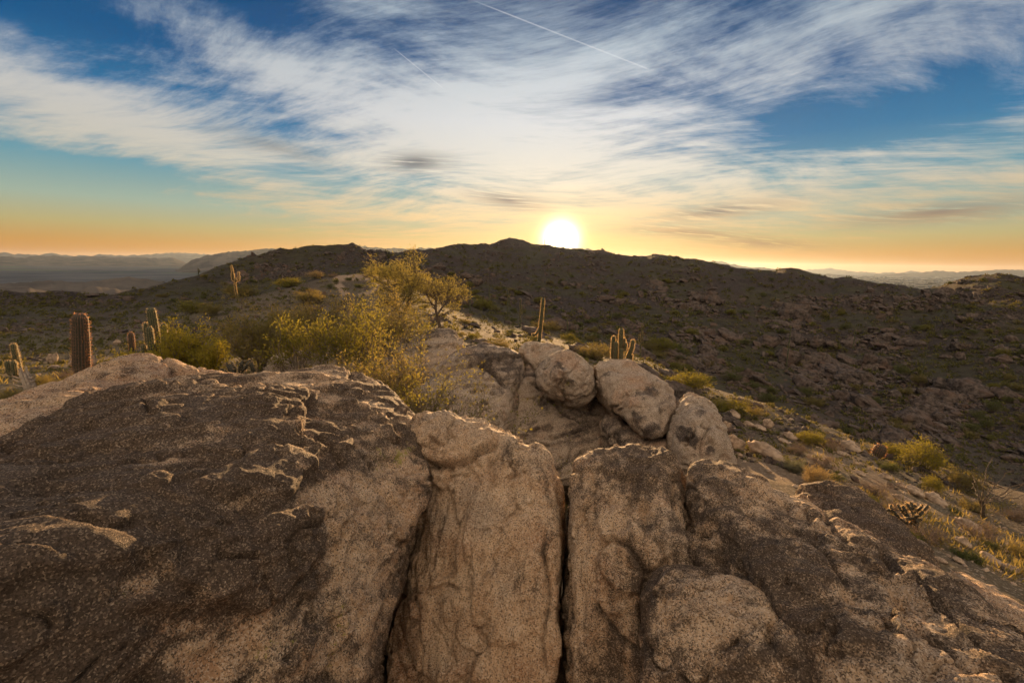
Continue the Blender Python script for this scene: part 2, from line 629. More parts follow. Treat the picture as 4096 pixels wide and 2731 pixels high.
# ------------------------------------------------------------------ terrain
K = [
    [(-600, 1750, 5.5), (0, 1640, 5.8), (600, 1560, 6.2), (1200, 1540, 6.2), (1500, 1620, 6.4), (1700, 1760, 7.2), (2100, 1960, 7.5), (2600, 1960, 7.7),
     (3000, 1910, 7.2), (3400, 2030, 7.2), (3800, 2250, 6.6), (4096, 2400, 6.2), (4700, 2700, 6)],
    [(-600, 1560, 11), (0, 1480, 11), (600, 1430, 12), (1200, 1425, 12), (1700, 1420, 13), (2100, 1460, 13), (2600, 1570, 12),
     (3000, 1740, 11), (3400, 1830, 11.5), (3800, 2000, 11), (4096, 2130, 10.5), (4700, 2400, 10)],
    [(-600, 1420, 22), (0, 1370, 22), (400, 1330, 24), (900, 1230, 30), (1150, 1155, 36), (1300, 1108, 42), (1400, 1102, 42), (1520, 1108, 41), (1600, 1140, 38),
     (1720, 1200, 35), (1900, 1290, 30), (2200, 1360, 26), (2600, 1450, 20), (2850, 1560, 17), (3050, 1610, 16.5), (3300, 1700, 17),
     (3500, 1790, 17), (3700, 1850, 16), (4096, 1970, 15), (4700, 2150, 14)],
    [(-600, 1390, 28), (0, 1345, 28), (400, 1300, 32), (900, 1225, 42), (1150, 1168, 50), (1350, 1128, 56), (1500, 1130, 56), (1650, 1180, 52),
     (1900, 1270, 42), (2200, 1340, 36), (2600, 1440, 30), (2850, 1600, 26), (3050, 1680, 26), (3300, 1790, 26), (3500, 1880, 26),
     (3700, 1960, 25), (4096, 2080, 24), (4700, 2250, 24)],
    [(-600, 1330, 42), (0, 1280, 44), (400, 1245, 50), (900, 1180, 75), (1150, 1125, 85), (1350, 1092, 95), (1500, 1095, 100), (1650, 1130, 95),
     (1900, 1210, 80), (2200, 1290, 62), (2600, 1400, 48), (2850, 1540, 44), (3050, 1600, 42), (3300, 1680, 42), (3500, 1740, 42),
     (3700, 1800, 40), (4096, 1900, 38), (4700, 2000, 38)],
    [(-600, 1260, 60), (0, 1225, 64), (400, 1205, 70), (900, 1110, 110), (1150, 1055, 130), (1350, 1035, 135), (1500, 1055, 150), (1650, 1080, 170),
     (1900, 1110, 190), (2200, 1150, 180), (2600, 1220, 150), (2850, 1280, 130), (3050, 1330, 120), (3300, 1400, 110), (3500, 1430, 105),
     (3700, 1450, 100), (4096, 1500, 90), (4700, 1550, 90)],
    [(-600, 1230, 75), (0, 1209, 80), (150, 1205, 82), (300, 1190, 84), (340, 1180, 85), (400, 1178, 86), (440, 1193, 88), (560, 1180, 100),
     (720, 1128, 115), (860, 1077, 130), (1000, 1037, 150), (1130, 1012, 160), (1220, 990, 165), (1260, 988, 168), (1310, 991, 170), (1400, 985, 175),
     (1440, 996, 182), (1480, 1015, 195), (1530, 1026, 230), (1570, 1031, 300), (1640, 1017, 360), (1750, 1000, 400), (1790, 993, 410), (1835, 980, 425),
     (1880, 984, 435), (1960, 984, 450), (2000, 968, 460), (2038, 957, 465), (2080, 965, 470), (2140, 983, 470), (2180, 988, 465), (2300, 1001, 450),
     (2400, 1010, 430), (2500, 1030, 420), (2560, 1034, 400), (2620, 1022, 390), (2660, 1027, 385), (2700, 1036, 380), (2850, 1058, 370), (2960, 1080, 360),
     (3100, 1093, 350), (3190, 1085, 340), (3230, 1095, 335), (3340, 1121, 330), (3380, 1112, 325), (3430, 1122, 320), (3520, 1148, 310),
     (3600, 1165, 300), (3680, 1172, 290), (3760, 1158, 285), (3840, 1128, 280), (3920, 1112, 280), (4000, 1108, 280), (4096, 1128, 280),
     (4300, 1150, 280), (4700, 1200, 280)],
]
PLAIN_Z = -150.0
NF, NRR = 610, 350
az_f = np.radians(np.linspace(-57, 57, NF))
az_c = np.radians(np.linspace(57, 303, 64)[1:-1])
AZ = np.concatenate([az_f, az_c])
NA = len(AZ)
RAD = np.exp(np.linspace(math.log(1.2), math.log(620), NRR))
RAD = np.concatenate([RAD, np.exp(np.linspace(math.log(640), math.log(1800), 24))])
NR = len(RAD)
azw = np.where(AZ > math.pi, AZ - 2 * math.pi, AZ)      # -pi..pi
cols_ld, cols_t = [], []
for curve in K:
    a, t_, d_ = [], [], []
    for px, py, d in curve:
        v = ray(px, py)
        a.append(math.atan2(v[0], v[1]))
        t_.append(v[2] / math.hypot(v[0], v[1]))
        d_.append(math.log(d))
    cols_ld.append(np.interp(azw, a, d_))
    cols_t.append(np.interp(azw, a, t_))

def blur(rows, sig=9.0):
    k = np.exp(-0.5 * (np.arange(-30, 31) / sig) ** 2)
    k /= k.sum()
    out = rows.copy()
    n_ = len(az_f)
    for i in range(len(rows) - 1):
        seg = np.pad(rows[i][:n_], 30, mode='edge')
        out[i][:n_] = np.convolve(seg, k, 'valid')
    return out


cols_ld, cols_t = blur(np.array(cols_ld)), blur(np.array(cols_t))
LD = np.array(cols_ld)                       # (7,NA)
ZC = np.array(cols_t) * np.exp(LD)
# behind the camera the slope levels off near the height of the photographer's feet
backw = sstep(np.abs(azw), R(65), R(120))
ZC = ZC * (1 - backw) + backw * np.array([-2.6, -2.9, -3.5, -5, -7, -9, -11])[:, None]
LD_all = np.vstack([np.full(NA, math.log(1.2)), np.full(NA, math.log(3.0)), LD, LD[-1] + math.log(1.35), LD[-1] + math.log(1.9), np.full(NA, math.log(1300)), np.full(NA, math.log(1900))])
near0 = ZC[0] - 0.35
Z_all = np.vstack([near0 - 0.2, near0, ZC, ZC[-1] - 0.16 * np.exp(LD[-1]), ZC[-1] - 0.45 * np.exp(LD[-1]), np.full(NA, -165.0), np.full(NA, -170.0)])
Z_all = np.maximum(Z_all, -172)
lr = np.log(RAD)
Z = np.empty((NR, NA))


def pchip(x, y, xi):
    h = np.diff(x)
    dl = np.diff(y) / h
    m = np.zeros(len(x))
    for i in range(1, len(x) - 1):
        if dl[i - 1] * dl[i] > 0:
            w1, w2 = 2 * h[i] + h[i - 1], h[i] + 2 * h[i - 1]
            m[i] = (w1 + w2) / (w1 / dl[i - 1] + w2 / dl[i])
    m[0], m[-1] = dl[0], dl[-1]
    k = np.clip(np.searchsorted(x, xi) - 1, 0, len(h) - 1)
    t = (xi - x[k]) / h[k]
    return ((1 + 2 * t) * (1 - t) ** 2 * y[k] + t * (1 - t) ** 2 * h[k] * m[k] + t * t * (3 - 2 * t) * y[k + 1] + t * t * (t - 1) * h[k] * m[k + 1])


for j in range(NA):
    # work with the slope of the sight line so that far heights stay smooth
    Z[:, j] = pchip(LD_all[:, j], Z_all[:, j] / np.exp(LD_all[:, j]), lr) * RAD
RR, AA = np.meshgrid(RAD, AZ, indexing='ij')
X, Y = RR * np.sin(AA), RR * np.cos(AA)
G = np.stack([X.ravel(), Y.ravel(), Z.ravel()], 1)
d_all = RR.ravel()
crest_d = np.broadcast_to(np.exp(LD[-1])[None, :], RR.shape).ravel()
V2 = np.stack([G[:, 0], G[:, 1], np.zeros(len(G))], 1)
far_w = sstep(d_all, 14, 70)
# strata dip to the right: rotate and stretch the noise so that ledges run that way
ca, sa = math.cos(R(24)), math.sin(R(24))
VS = np.stack([(G[:, 0] * ca + G[:, 2] * sa) * 0.35, G[:, 1] * 0.6, (-G[:, 0] * sa + G[:, 2] * ca) * 1.6], 1)
rockn = fbm(V2 / 26.0, 3, 0.55, seed=3)
rocky = sstep(rockn, -0.18, 0.22)
led = fbm(VS / 7.0, 3, 0.55, seed=11)
led = terrace(led * 5.0, 0.3) / 5.0
rough = fbm(V2 / 9.0, 4, 0.58, seed=21, ridged=True)
small = fbm(G / 2.2, 2, 0.6, seed=31)
amp = far_w * np.minimum(1.0, 0.25 + d_all / 200.0)
dz = amp * (3.2 * fbm(V2 / 55.0, 3, 0.5, seed=41, ridged=True) * sstep(d_all, 50, 130) + rocky * (3.0 * led + 1.5 * rough) + 0.65 * small)
near_rough = np.zeros(len(G))
nm = d_all < 70
near_rough[nm] = 0.10 * fbm(G[nm] / 1.6, 4, 0.55, seed=51) + 0.05 * fbm(G[nm] / 0.35, 3, 0.55, seed=61)
dz += (1 - far_w) * near_rough
# keep the skyline where it stands
crest_w = np.exp(-((np.log(d_all) - np.log(crest_d)) / 0.10) ** 2)
dz *= 1 - 0.78 * crest_w
dz *= 1 - sstep(d_all, 600, 900) * 0.6
G[:, 2] += dz
pxa, pya, fa = project(G)
path = np.zeros(len(G))
for line, wd, d0, d1 in (([(1570, 1112), (1500, 1107), (1420, 1108), (1350, 1112), (1345, 1130), (1375, 1165), (1400, 1200), (1400, 1235)], 20, 26, 46),
                         ([(1500, 1112), (1510, 1140), (1495, 1165), (1440, 1180)], 9, 26, 46),
                         ([(2960, 1830), (3080, 1880), (3200, 1900), (3330, 1800), (3480, 1880), (3560, 1990), (3640, 2100)], 60, 5, 15)):
    lim = 0.45 if d0 == 5 else 1.0
    dd, _ = pl_dist(pxa, pya, line)
    path = np.maximum(path, lim * sstep(-dd, -wd, -wd * 0.45) * ((d_all > d0) & (d_all < d1) & (fa > 0)))
rocky = np.clip(rocky * far_w + (1 - far_w) * 0.12, 0, 1)
path = np.maximum(path, 0.0)
knoll = ((np.abs(AA.ravel() - azel(1300, 1150)[0]) < 0.16) & (d_all > 18) & (d_all < 50))
rocky = np.where(knoll, rocky * 0.15, rocky)
path = np.where(knoll & (path < 0.12), 0.12, path)
idx = np.arange(NR * NA).reshape(NR, NA)
nxt = np.roll(idx, -1, axis=1)
faces = np.stack([idx[:-1], nxt[:-1], nxt[1:], idx[1:]], -1).reshape(-1, 4)[:, ::-1]
me = mesh_np('terrain', G, faces)
set_attr(me, 'rocky', rocky)
set_attr(me, 'path', path)
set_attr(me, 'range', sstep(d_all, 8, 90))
terrain = tag(link('terrain', me, GROUND), 'rocky desert slopes rising from the near boulders to the skyline ridge', kind='structure')
# search tree over the sector that the picture can see
sub = (np.stack([idx[:NRR, :NF - 1], idx[:NRR, 1:NF], idx[1:NRR + 1, 1:NF], idx[1:NRR + 1, :NF - 1]], -1).reshape(-1, 4))
BV = BVHTree.FromPolygons(G.tolist(), sub.tolist(), all_triangles=False)


def hit(px, py):
    v = Vector(tuple(ray(px, py))).normalized()
    loc, nor, i, dist = BV.ray_cast(Vector((0, 0, 0)), v)
    return loc, dist


def ground_z(x, y, default=-3.0):
    loc, nor, i, dist = BV.ray_cast(Vector((x, y, 400)), Vector((0, 0, -1)))
    return loc.z if loc is not None else default


# ------------------------------------------------------------------ valley floor and far ranges
def make_plain():
    m, t, out = mat_new('valley_floor')
    pos = t.new('ShaderNodeNewGeometry').outputs['Position']
    x, y, z = t.sep(pos)
    km = t.comb(t.mul(x, 0.001), t.mul(y, 0.001), 0.0)
    strip = t.noise(t.comb(t.mul(x, 0.00012), t.mul(y, 0.0007), 0.0), 1.0, 5, 0.6)
    patch = t.noise(km, 1.6, 6, 0.65)
    plots = t.voro(t.comb(t.mul(x, 0.0007), t.mul(y, 0.0022), 0.0), 1.0, out='Color')
    pv = t.sep(plots)[0]
    col = t.mix(t.ss(patch, 0.35, 0.65), (0.055, 0.064, 0.082), (0.105, 0.11, 0.12))
    field = t.mul(t.ss(strip, 0.52, 0.60), t.ss(pv, 0.35, 0.55), t.m('LESS_THAN', x, 500.0), t.ss(y, 2400.0, 3200.0))
    col = t.mix(t.mul(field, 0.8), col, (0.085, 0.15, 0.045))
    col = t.mix(t.mul(t.ss(t.noise(km, 7.0, 5, 0.7), 0.60, 0.68), t.ss(y, 3500.0, 1500.0), 0.6), col, (0.30, 0.21, 0.15))
    b = t.new('ShaderNodeBsdfDiffuse')
    t.put(b.inputs[0], col)
    t.l.new(b.outputs[0], out.inputs[0])
    return m


PLAIN = make_plain()
a_ = np.radians(np.linspace(-180, 180, 97))
r_ = np.array([500, 1200, 2000, 3500, 6000, 9000, 15000, 22000, 29200.0])
RA, AP = np.meshgrid(r_, a_, indexing='ij')
Vp = np.stack([RA * np.sin(AP), RA * np.cos(AP), np.full(RA.shape, PLAIN_Z)], -1).reshape(-1, 3)
ip = np.arange(len(Vp)).reshape(RA.shape)
fp = np.stack([ip[:-1, :-1], ip[:-1, 1:], ip[1:, 1:], ip[1:, :-1]], -1).reshape(-1, 4)[:, ::-1]
tag(link('valley_floor', mesh_np('valley_floor', Vp, fp), PLAIN), 'wide flat valley floor with fields and suburbs below the hills', kind='structure')


def make_range_mat():
    m, t, out = mat_new('far_range')
    pos = t.new('ShaderNodeNewGeometry').outputs['Position']
    nz = t.noise(pos, 0.004, 6, 0.65)
    col = t.mix(t.ss(nz, 0.35, 0.65), (0.052, 0.05, 0.052), (0.11, 0.095, 0.085))
    b = t.new('ShaderNodeBsdfDiffuse')
    t.put(b.inputs[0], col)
    t.l.new(b.outputs[0], out.inputs[0])
    return m


RANGE = make_range_mat()


def mountain(name, label, prof, d, depth, step=5.0, rough_px=3.6, seed=0):
    """a ridge with its skyline through the given directions, sloping down to the valley on both sides"""
    a = np.array([azel(px, py)[0] for px, py in prof])
    t = np.array([math.tan(azel(px, py)[1]) for px, py in prof])
    aa = np.arange(a[0], a[-1], step / FPX)
    crest = np.interp(aa, a, t) * d
    nz = fbm(np.stack([aa * 130, np.zeros_like(aa), np.zeros_like(aa)], 1), 5, 0.55, seed=seed)
    edge = np.minimum(1, np.minimum(aa - aa[0], aa[-1] - aa) / 0.02)
    crest = crest + nz * rough_px * 2 / FPX * d * edge
    H = crest - (PLAIN_Z - 5)
    H = H * sstep(np.minimum(aa - aa[0], aa[-1] - aa), -0.002, 0.03)
    rows = np.linspace(-1, 1, 25)
    V = []
    for r in rows:
        prof_h = (1 - abs(r)) ** 1.25
        dist = d + r * depth
        base = np.stack([np.sin(aa) * dist, np.cos(aa) * dist, np.zeros_like(aa)], 1)
        spur = fbm(base / (depth * 0.28), 5, 0.55, seed=seed + 5, ridged=True)
        h = H * prof_h * (1 + 0.45 * spur * min(1, abs(r) * 4) * (1 - abs(r)))
        V.append(np.stack([base[:, 0], base[:, 1], PLAIN_Z - 5 + np.maximum(h, -2)], 1))
    V = np.array(V)
    ii = np.arange(V.shape[0] * V.shape[1]).reshape(V.shape[:2])
    f = np.stack([ii[:-1, :-1], ii[:-1, 1:], ii[1:, 1:], ii[1:, :-1]], -1).reshape(-1, 4)[:, ::-1]
    o = link(name, mesh_np(name, V.reshape(-1, 3), f), RANGE)
    return tag(o, label, kind='structure')


mountain('mountain_range', 'faint far range on the left horizon',
         [(-900, 1035), (-300, 1015), (0, 1012), (18, 1007), (60, 1017), (160, 1018), (200, 1014), (300, 1024), (420, 1020), (500, 1023), (600, 1018), (660, 1012), (760, 1013), (850, 1017), (960, 1022), (1200, 1030)], 24000, 3000, seed=1)
mountain('mountain_range', 'low blue range before the faint one on the left',
         [(-700, 1040), (0, 1027), (100, 1030), (150, 1024), (210, 1022), (270, 1029), (350, 1026), (400, 1024), (460, 1030), (540, 1029), (600, 1033), (680, 1032), (780, 1037)], 15000, 2000, seed=2)
mountain('mountain_range', 'long blue mountain beside the dark left hill',
         [(690, 1052), (750, 1044), (790, 1033), (830, 1019), (850, 1022), (880, 1012), (910, 1008), (960, 1006), (1010, 1000), (1060, 994), (1110, 995), (1150, 1002), (1200, 1010), (1300, 1030), (1400, 1048)], 8500, 1700, seed=3)
mountain('mountain_range', 'pale jagged range showing through the saddle',
         [(1250, 1010), (1360, 980), (1400, 977), (1440, 984), (1490, 989), (1560, 995), (1600, 991), (1640, 997), (1690, 991), (1740, 993), (1790, 1004), (1900, 1030)], 7000, 1300, seed=4)
mountain('mountain_range', 'small pointed peak right of the sun',
         [(2280, 1030), (2320, 1003), (2350, 993), (2372, 1001), (2390, 1000), (2430, 1030)], 6000, 900, step=4, rough_px=0.8, seed=5)
mountain('mountain_range', 'faint double peak behind the right ridge',
         [(2480, 1045), (2545, 1025), (2570, 1022), (2600, 1030), (2660, 1024), (2700, 1030), (2780, 1050)], 9000, 1200, step=4, rough_px=0.8, seed=6)
mountain('mountain_range', 'long hazy range falling to the city on the right',
         [(2740, 1062), (2820, 1046), (2860, 1042), (2890, 1048), (2960, 1062), (3010, 1069), (3060, 1070), (3120, 1078), (3190, 1080), (3260, 1092), (3340, 1098), (3450, 1104)], 15000, 2000, seed=7)
mountain('mountain_range', 'palest range far behind the city',
         [(3040, 1085), (3160, 1080), (3260, 1077), (3320, 1073), (3350, 1078), (3420, 1086), (3520, 1092), (3600, 1090), (3650, 1083), (3700, 1089), (3800, 1092), (4200, 1095), (4700, 1100)], 26000, 2500, seed=8)
mountain('mountain_range', 'grey range behind the city at the right edge',
         [(3440, 1102), (3560, 1094), (3680, 1092), (3720, 1085), (3770, 1083), (3850, 1089), (3900, 1084), (3960, 1080), (4000, 1078), (4060, 1081), (4200, 1084), (4500, 1095), (4900, 1110)], 19000, 2500, seed=9)


def valley_hill(label, prof, d, depth, seed):
    mountain('valley_hill', label, prof, d, depth, step=5, rough_px=2.5, seed=seed)


valley_hill('dark low hill in the valley at the left edge', [(-700, 1140), (-200, 1130), (0, 1150), (120, 1152), (260, 1175), (360, 1200), (430, 1230)], 1500, 420, 20)
valley_hill('low brown hills in the middle of the valley', [(-500, 1130), (0, 1135), (200, 1122), (330, 1128), (420, 1118), (520, 1107), (600, 1118), (700, 1140), (820, 1165)], 2500, 500, 21)
valley_hill('rounded dark hill before the left ridge', [(240, 1190), (300, 1165), (360, 1145), (420, 1152), (500, 1160), (620, 1168), (760, 1195)], 1750, 330, 22)
# ------------------------------------------------------------------ boulders
def remesh_hull(pts, v0, it, levels=2):
    """convex hull of the points, evenly meshed, rounded and refined"""
    bm = bmesh.new()
    for p in pts:
        bm.verts.new(tuple(p))
    bmesh.ops.convex_hull(bm, input=bm.verts)
    bmesh.ops.delete(bm, geom=[v for v in bm.verts if not v.link_faces], context='VERTS')
    me = bpy.data.meshes.new('tmp')
    bm.to_mesh(me)
    bm.free()
    o = bpy.data.objects.new('tmp', me)
    C.objects.link(o)
    md = o.modifiers.new('r', 'REMESH')
    md.mode = 'VOXEL'
    md.voxel_size = v0
    dg = bpy.context.evaluated_depsgraph_get()
    m2 = bpy.data.meshes.new_from_object(o.evaluated_get(dg))
    o.modifiers.clear()
    # round the corners
    n = len(m2.vertices)
    V = np.empty(n * 3, np.float32)
    m2.vertices.foreach_get('co', V)
    V = V.reshape(-1, 3).astype(np.float64)
    E = np.empty(len(m2.edges) * 2, np.int32)
    m2.edges.foreach_get('vertices', E)
    E = E.reshape(-1, 2)
    deg = np.bincount(E.ravel(), minlength=n)[:, None]
    for k in range(it):
        acc = np.stack([np.bincount(E[:, 0], V[E[:, 1], a], n) + np.bincount(E[:, 1], V[E[:, 0], a], n) for a in range(3)], 1)
        V += (0.6 if k % 2 == 0 else -0.35) * (acc / deg - V) if k > it * 0.4 else 0.6 * (acc / deg - V)
    # only the side that can be seen is refined
    Fq = np.empty(len(m2.polygons) * 4, np.int32)
    m2.polygons.foreach_get('vertices', Fq)
    Fq = Fq.reshape(-1, 4)
    m2.vertices.foreach_set('co', V.astype(np.float32).ravel())
    m2.update()
    _, N = get_vn(m2)
    px, py, f = project(V)
    fr = (np.einsum('ij,ij->i', N, V) < 0.45 * np.linalg.norm(V, axis=1)) & (f > 0.2) & (px > -500) & (px < 4600) & (py < 2950)
    ff = fr[Fq].any(1)
    front, back = Fq[ff], Fq[~ff]
    u, inv_ = np.unique(front, return_inverse=True)
    mf = mesh_np('tmp', V[u], inv_.reshape(-1, 4))
    o.data = mf
    md = o.modifiers.new('s', 'SUBSURF')
    md.levels = md.render_levels = levels
    md.boundary_smooth = 'PRESERVE_CORNERS'
    dg = bpy.context.evaluated_depsgraph_get()
    m3 = bpy.data.meshes.new_from_object(o.evaluated_get(dg))
    bpy.data.objects.remove(o)
    V3, N3 = get_vn(m3)
    F3 = np.empty(len(m3.polygons) * 4, np.int32)
    m3.polygons.foreach_get('vertices', F3)
    F3 = F3.reshape(-1, 4)
    ub, invb = np.unique(back, return_inverse=True)
    out = mesh_np('granite_boulder', np.vstack([V3, V[ub]]), np.vstack([F3, invb.reshape(-1, 4) + len(V3)]))
    Nn = np.vstack([N3, N[ub]])
    for x in (me, m2, m3, mf):
        bpy.data.meshes.remove(x)
    return out, np.vstack([V3, V[ub]]), Nn


def get_vn(me):
    n = len(me.vertices)
    V = np.empty(n * 3, np.float32)
    me.vertices.foreach_get('co', V)
    N = np.empty(n * 3, np.float32)
    me.vertex_normals.foreach_get('vector', N)
    return V.reshape(-1, 3).astype(np.float64), N.reshape(-1, 3).astype(np.float64)


def put_v(me, V):
    me.vertices.foreach_set('co', np.ascontiguousarray(V, np.float32).ravel())
    me.update()


def boulder(label, pts, thick=0.8, v0=0.055, it=8, extra=(), seed=1, cracks=(), ledges=(), dark=(), light=(), rusty=(), mossy=(),
            varnish=0.0, lichen=-0.1, rust=-0.1, amp=1.0, grain=1.0, strike=(1, 0.3, 0.2), mat=None, name='granite_boulder', category='boulder',
            foot=None, levels=2, inflate=-0.018, drop=0.12, scale=1.0, steps=4.0, shoulder=42, chip=1.0, feather=55.0, dscale=1.0, foot_px=9999):
    H = []
    mx = sum(q[0] for q in pts) / len(pts)
    pts = [(q[0], q[1], q[2] * dscale) + tuple(q[3:]) for q in pts]
    for q in pts:
        p = P(*q[:3])
        H.append(p)
        th = q[3] if len(q) > 3 else thick
        if th > 0:
            b = p * (1 + th / q[2])
            b[2] -= drop * th
            H.append(b)
            if th >= 0.5 and shoulder:         # a shelf on top, on which the low sun rakes
                v = ray(q[0] + (0 if abs(q[0] - mx) < 60 else math.copysign(shoulder * 0.5, mx - q[0])), q[1] + shoulder)
                dd = (p[2] - 0.03) / (v[2] / math.hypot(v[0], v[1]))
                if dd > q[2] * 0.72:
                    H.append(v * (dd / math.hypot(v[0], v[1])))
    H += [np.array(e, float) for e in extra]
    if foot is not None:
        # skirt: the outline carried down into the ground
        for h in list(H):
            if project(h[None])[0][0] > foot_px:
                continue
            H.append(np.array([h[0] * 1.02, h[1] * 1.02, min(h[2], foot)]))
    me, V, N = remesh_hull(H, v0, it, levels)
    V += N * (inflate + v0 * 0.25)
    px, py, f = project(V)
    vis = (np.einsum('ij,ij->i', N, V) < 0.15 * np.linalg.norm(V, axis=1)) & (f > 0.1)
    e1 = np.array(strike, float)
    e1 /= np.linalg.norm(e1)
    al = V @ e1
    W = V - np.outer(al, e1) * 0.62            # stretched along the grain of the rock
    s = scale
    h = 0.07 * amp * s * fbm(V / (0.75 * s), 2, 0.5, seed=seed)
    t = fbm(W / (0.42 * s), 3, 0.52, seed=seed + 7)
    h = h + 0.07 * amp * s * (terrace(t * steps, 0.18) / steps)
    wp = np.stack([fbm(V / (0.12 * s), 2, 0.6, seed=seed + 11 + k) for k in range(2)] + [t], 1)
    fa_, ea_ = facets(W / (0.34 * s) + wp * 0.35, seed).T
    fb_, eb_ = facets(W / (0.115 * s) + wp * 0.5, seed + 3).T
    h = h + 0.030 * chip * s * fa_ + 0.012 * chip * s * fb_
    # hairline joints along some plate edges
    h = h - 0.030 * chip * s * sstep(-ea_, -0.055, -0.01) * sstep(wp[:, 1], -0.05, 0.15)
    h = h + 0.016 * amp * s * fbm(W / (0.17 * s), 3, 0.6, seed=seed + 13, ridged=True)
    t2 = fbm(W / (0.13 * s), 2, 0.55, seed=seed + 15)
    h = h + 0.026 * amp * s * (terrace(t2 * 2.5, 0.16) / 2.5)
    h = h + 0.0065 * grain * s * fbm(W / (0.045 * s), 2, 0.6, seed=seed + 19)
    h = h - 0.016 * grain * s * sstep(wp[:, 0], 0.30, 0.55)
    W3 = V - np.outer(al, e1) * 0.88
    var = varnish + 0.8 * fbm(V / (0.55 * s), 3, 0.55, seed=seed + 29) + 0.35 * t + 0.45 * t2 + 0.75 * fbm(W3 / (0.07 * s), 2, 0.6, seed=seed + 30)
    lic = lichen + 0.9 * fbm(V / (0.22 * s), 2, 0.55, seed=seed + 31)
    rus = rust + 0.9 * fbm(V / (0.35 * s), 2, 0.55, seed=seed + 37)
    jit = (1.1 if feather > 30 else 2.4) * feather * fbm(V / (0.2 * s), 3, 0.62, seed=seed + 41)
    jx = px + jit
    jy = py + (1.1 if feather > 30 else 2.4) * feather * wp[:, 1]
    def patch(poly, feather):
        dd_, _ = pl_dist(jx, jy, list(poly) + [poly[0]])
        sd = np.where(in_poly(jx, jy, poly), dd_, -dd_)
        return sstep(sd, -feather, feather) * vis

    for poly, hh in ledges:                    # crust that stands proud (or has spalled away)
        h = h + hh * patch(poly, 0.25 * feather)
    for poly, a in dark:
        var = var + a * patch(poly, feather)
    for poly, a in light:
        var = var - a * patch(poly, feather)
    for poly, a in rusty:
        rus = rus + a * patch(poly, feather)
    for poly, a in mossy:
        lic = lic + a * patch(poly, feather)
    for line, wd, dp in cracks:
        dd, al_ = pl_dist(px + jit * 0.12, py + jit * 0.12, line)
        g = np.exp(-(dd / wd) ** 2) * vis * sstep(np.minimum(al_, 1 - al_), -0.02, 0.12)
        h = h - dp * g
        var = var + 0.5 * g
    V2_ = V + N * h[:, None]
    base = V2_.mean(0)
    base[2] = V2_[:, 2].min()
    put_v(me, V2_ - base)
    for nm_, a in (('varnish', var), ('lichen', lic), ('rust', rus)):
        set_attr(me, nm_, a)
    me.polygons.foreach_set('use_smooth', np.ones(len(me.polygons), bool))
    me.materials.clear()
    o = link(name, me, mat or GRANITE)
    o.location = tuple(base)
    return tag(o, label, category)


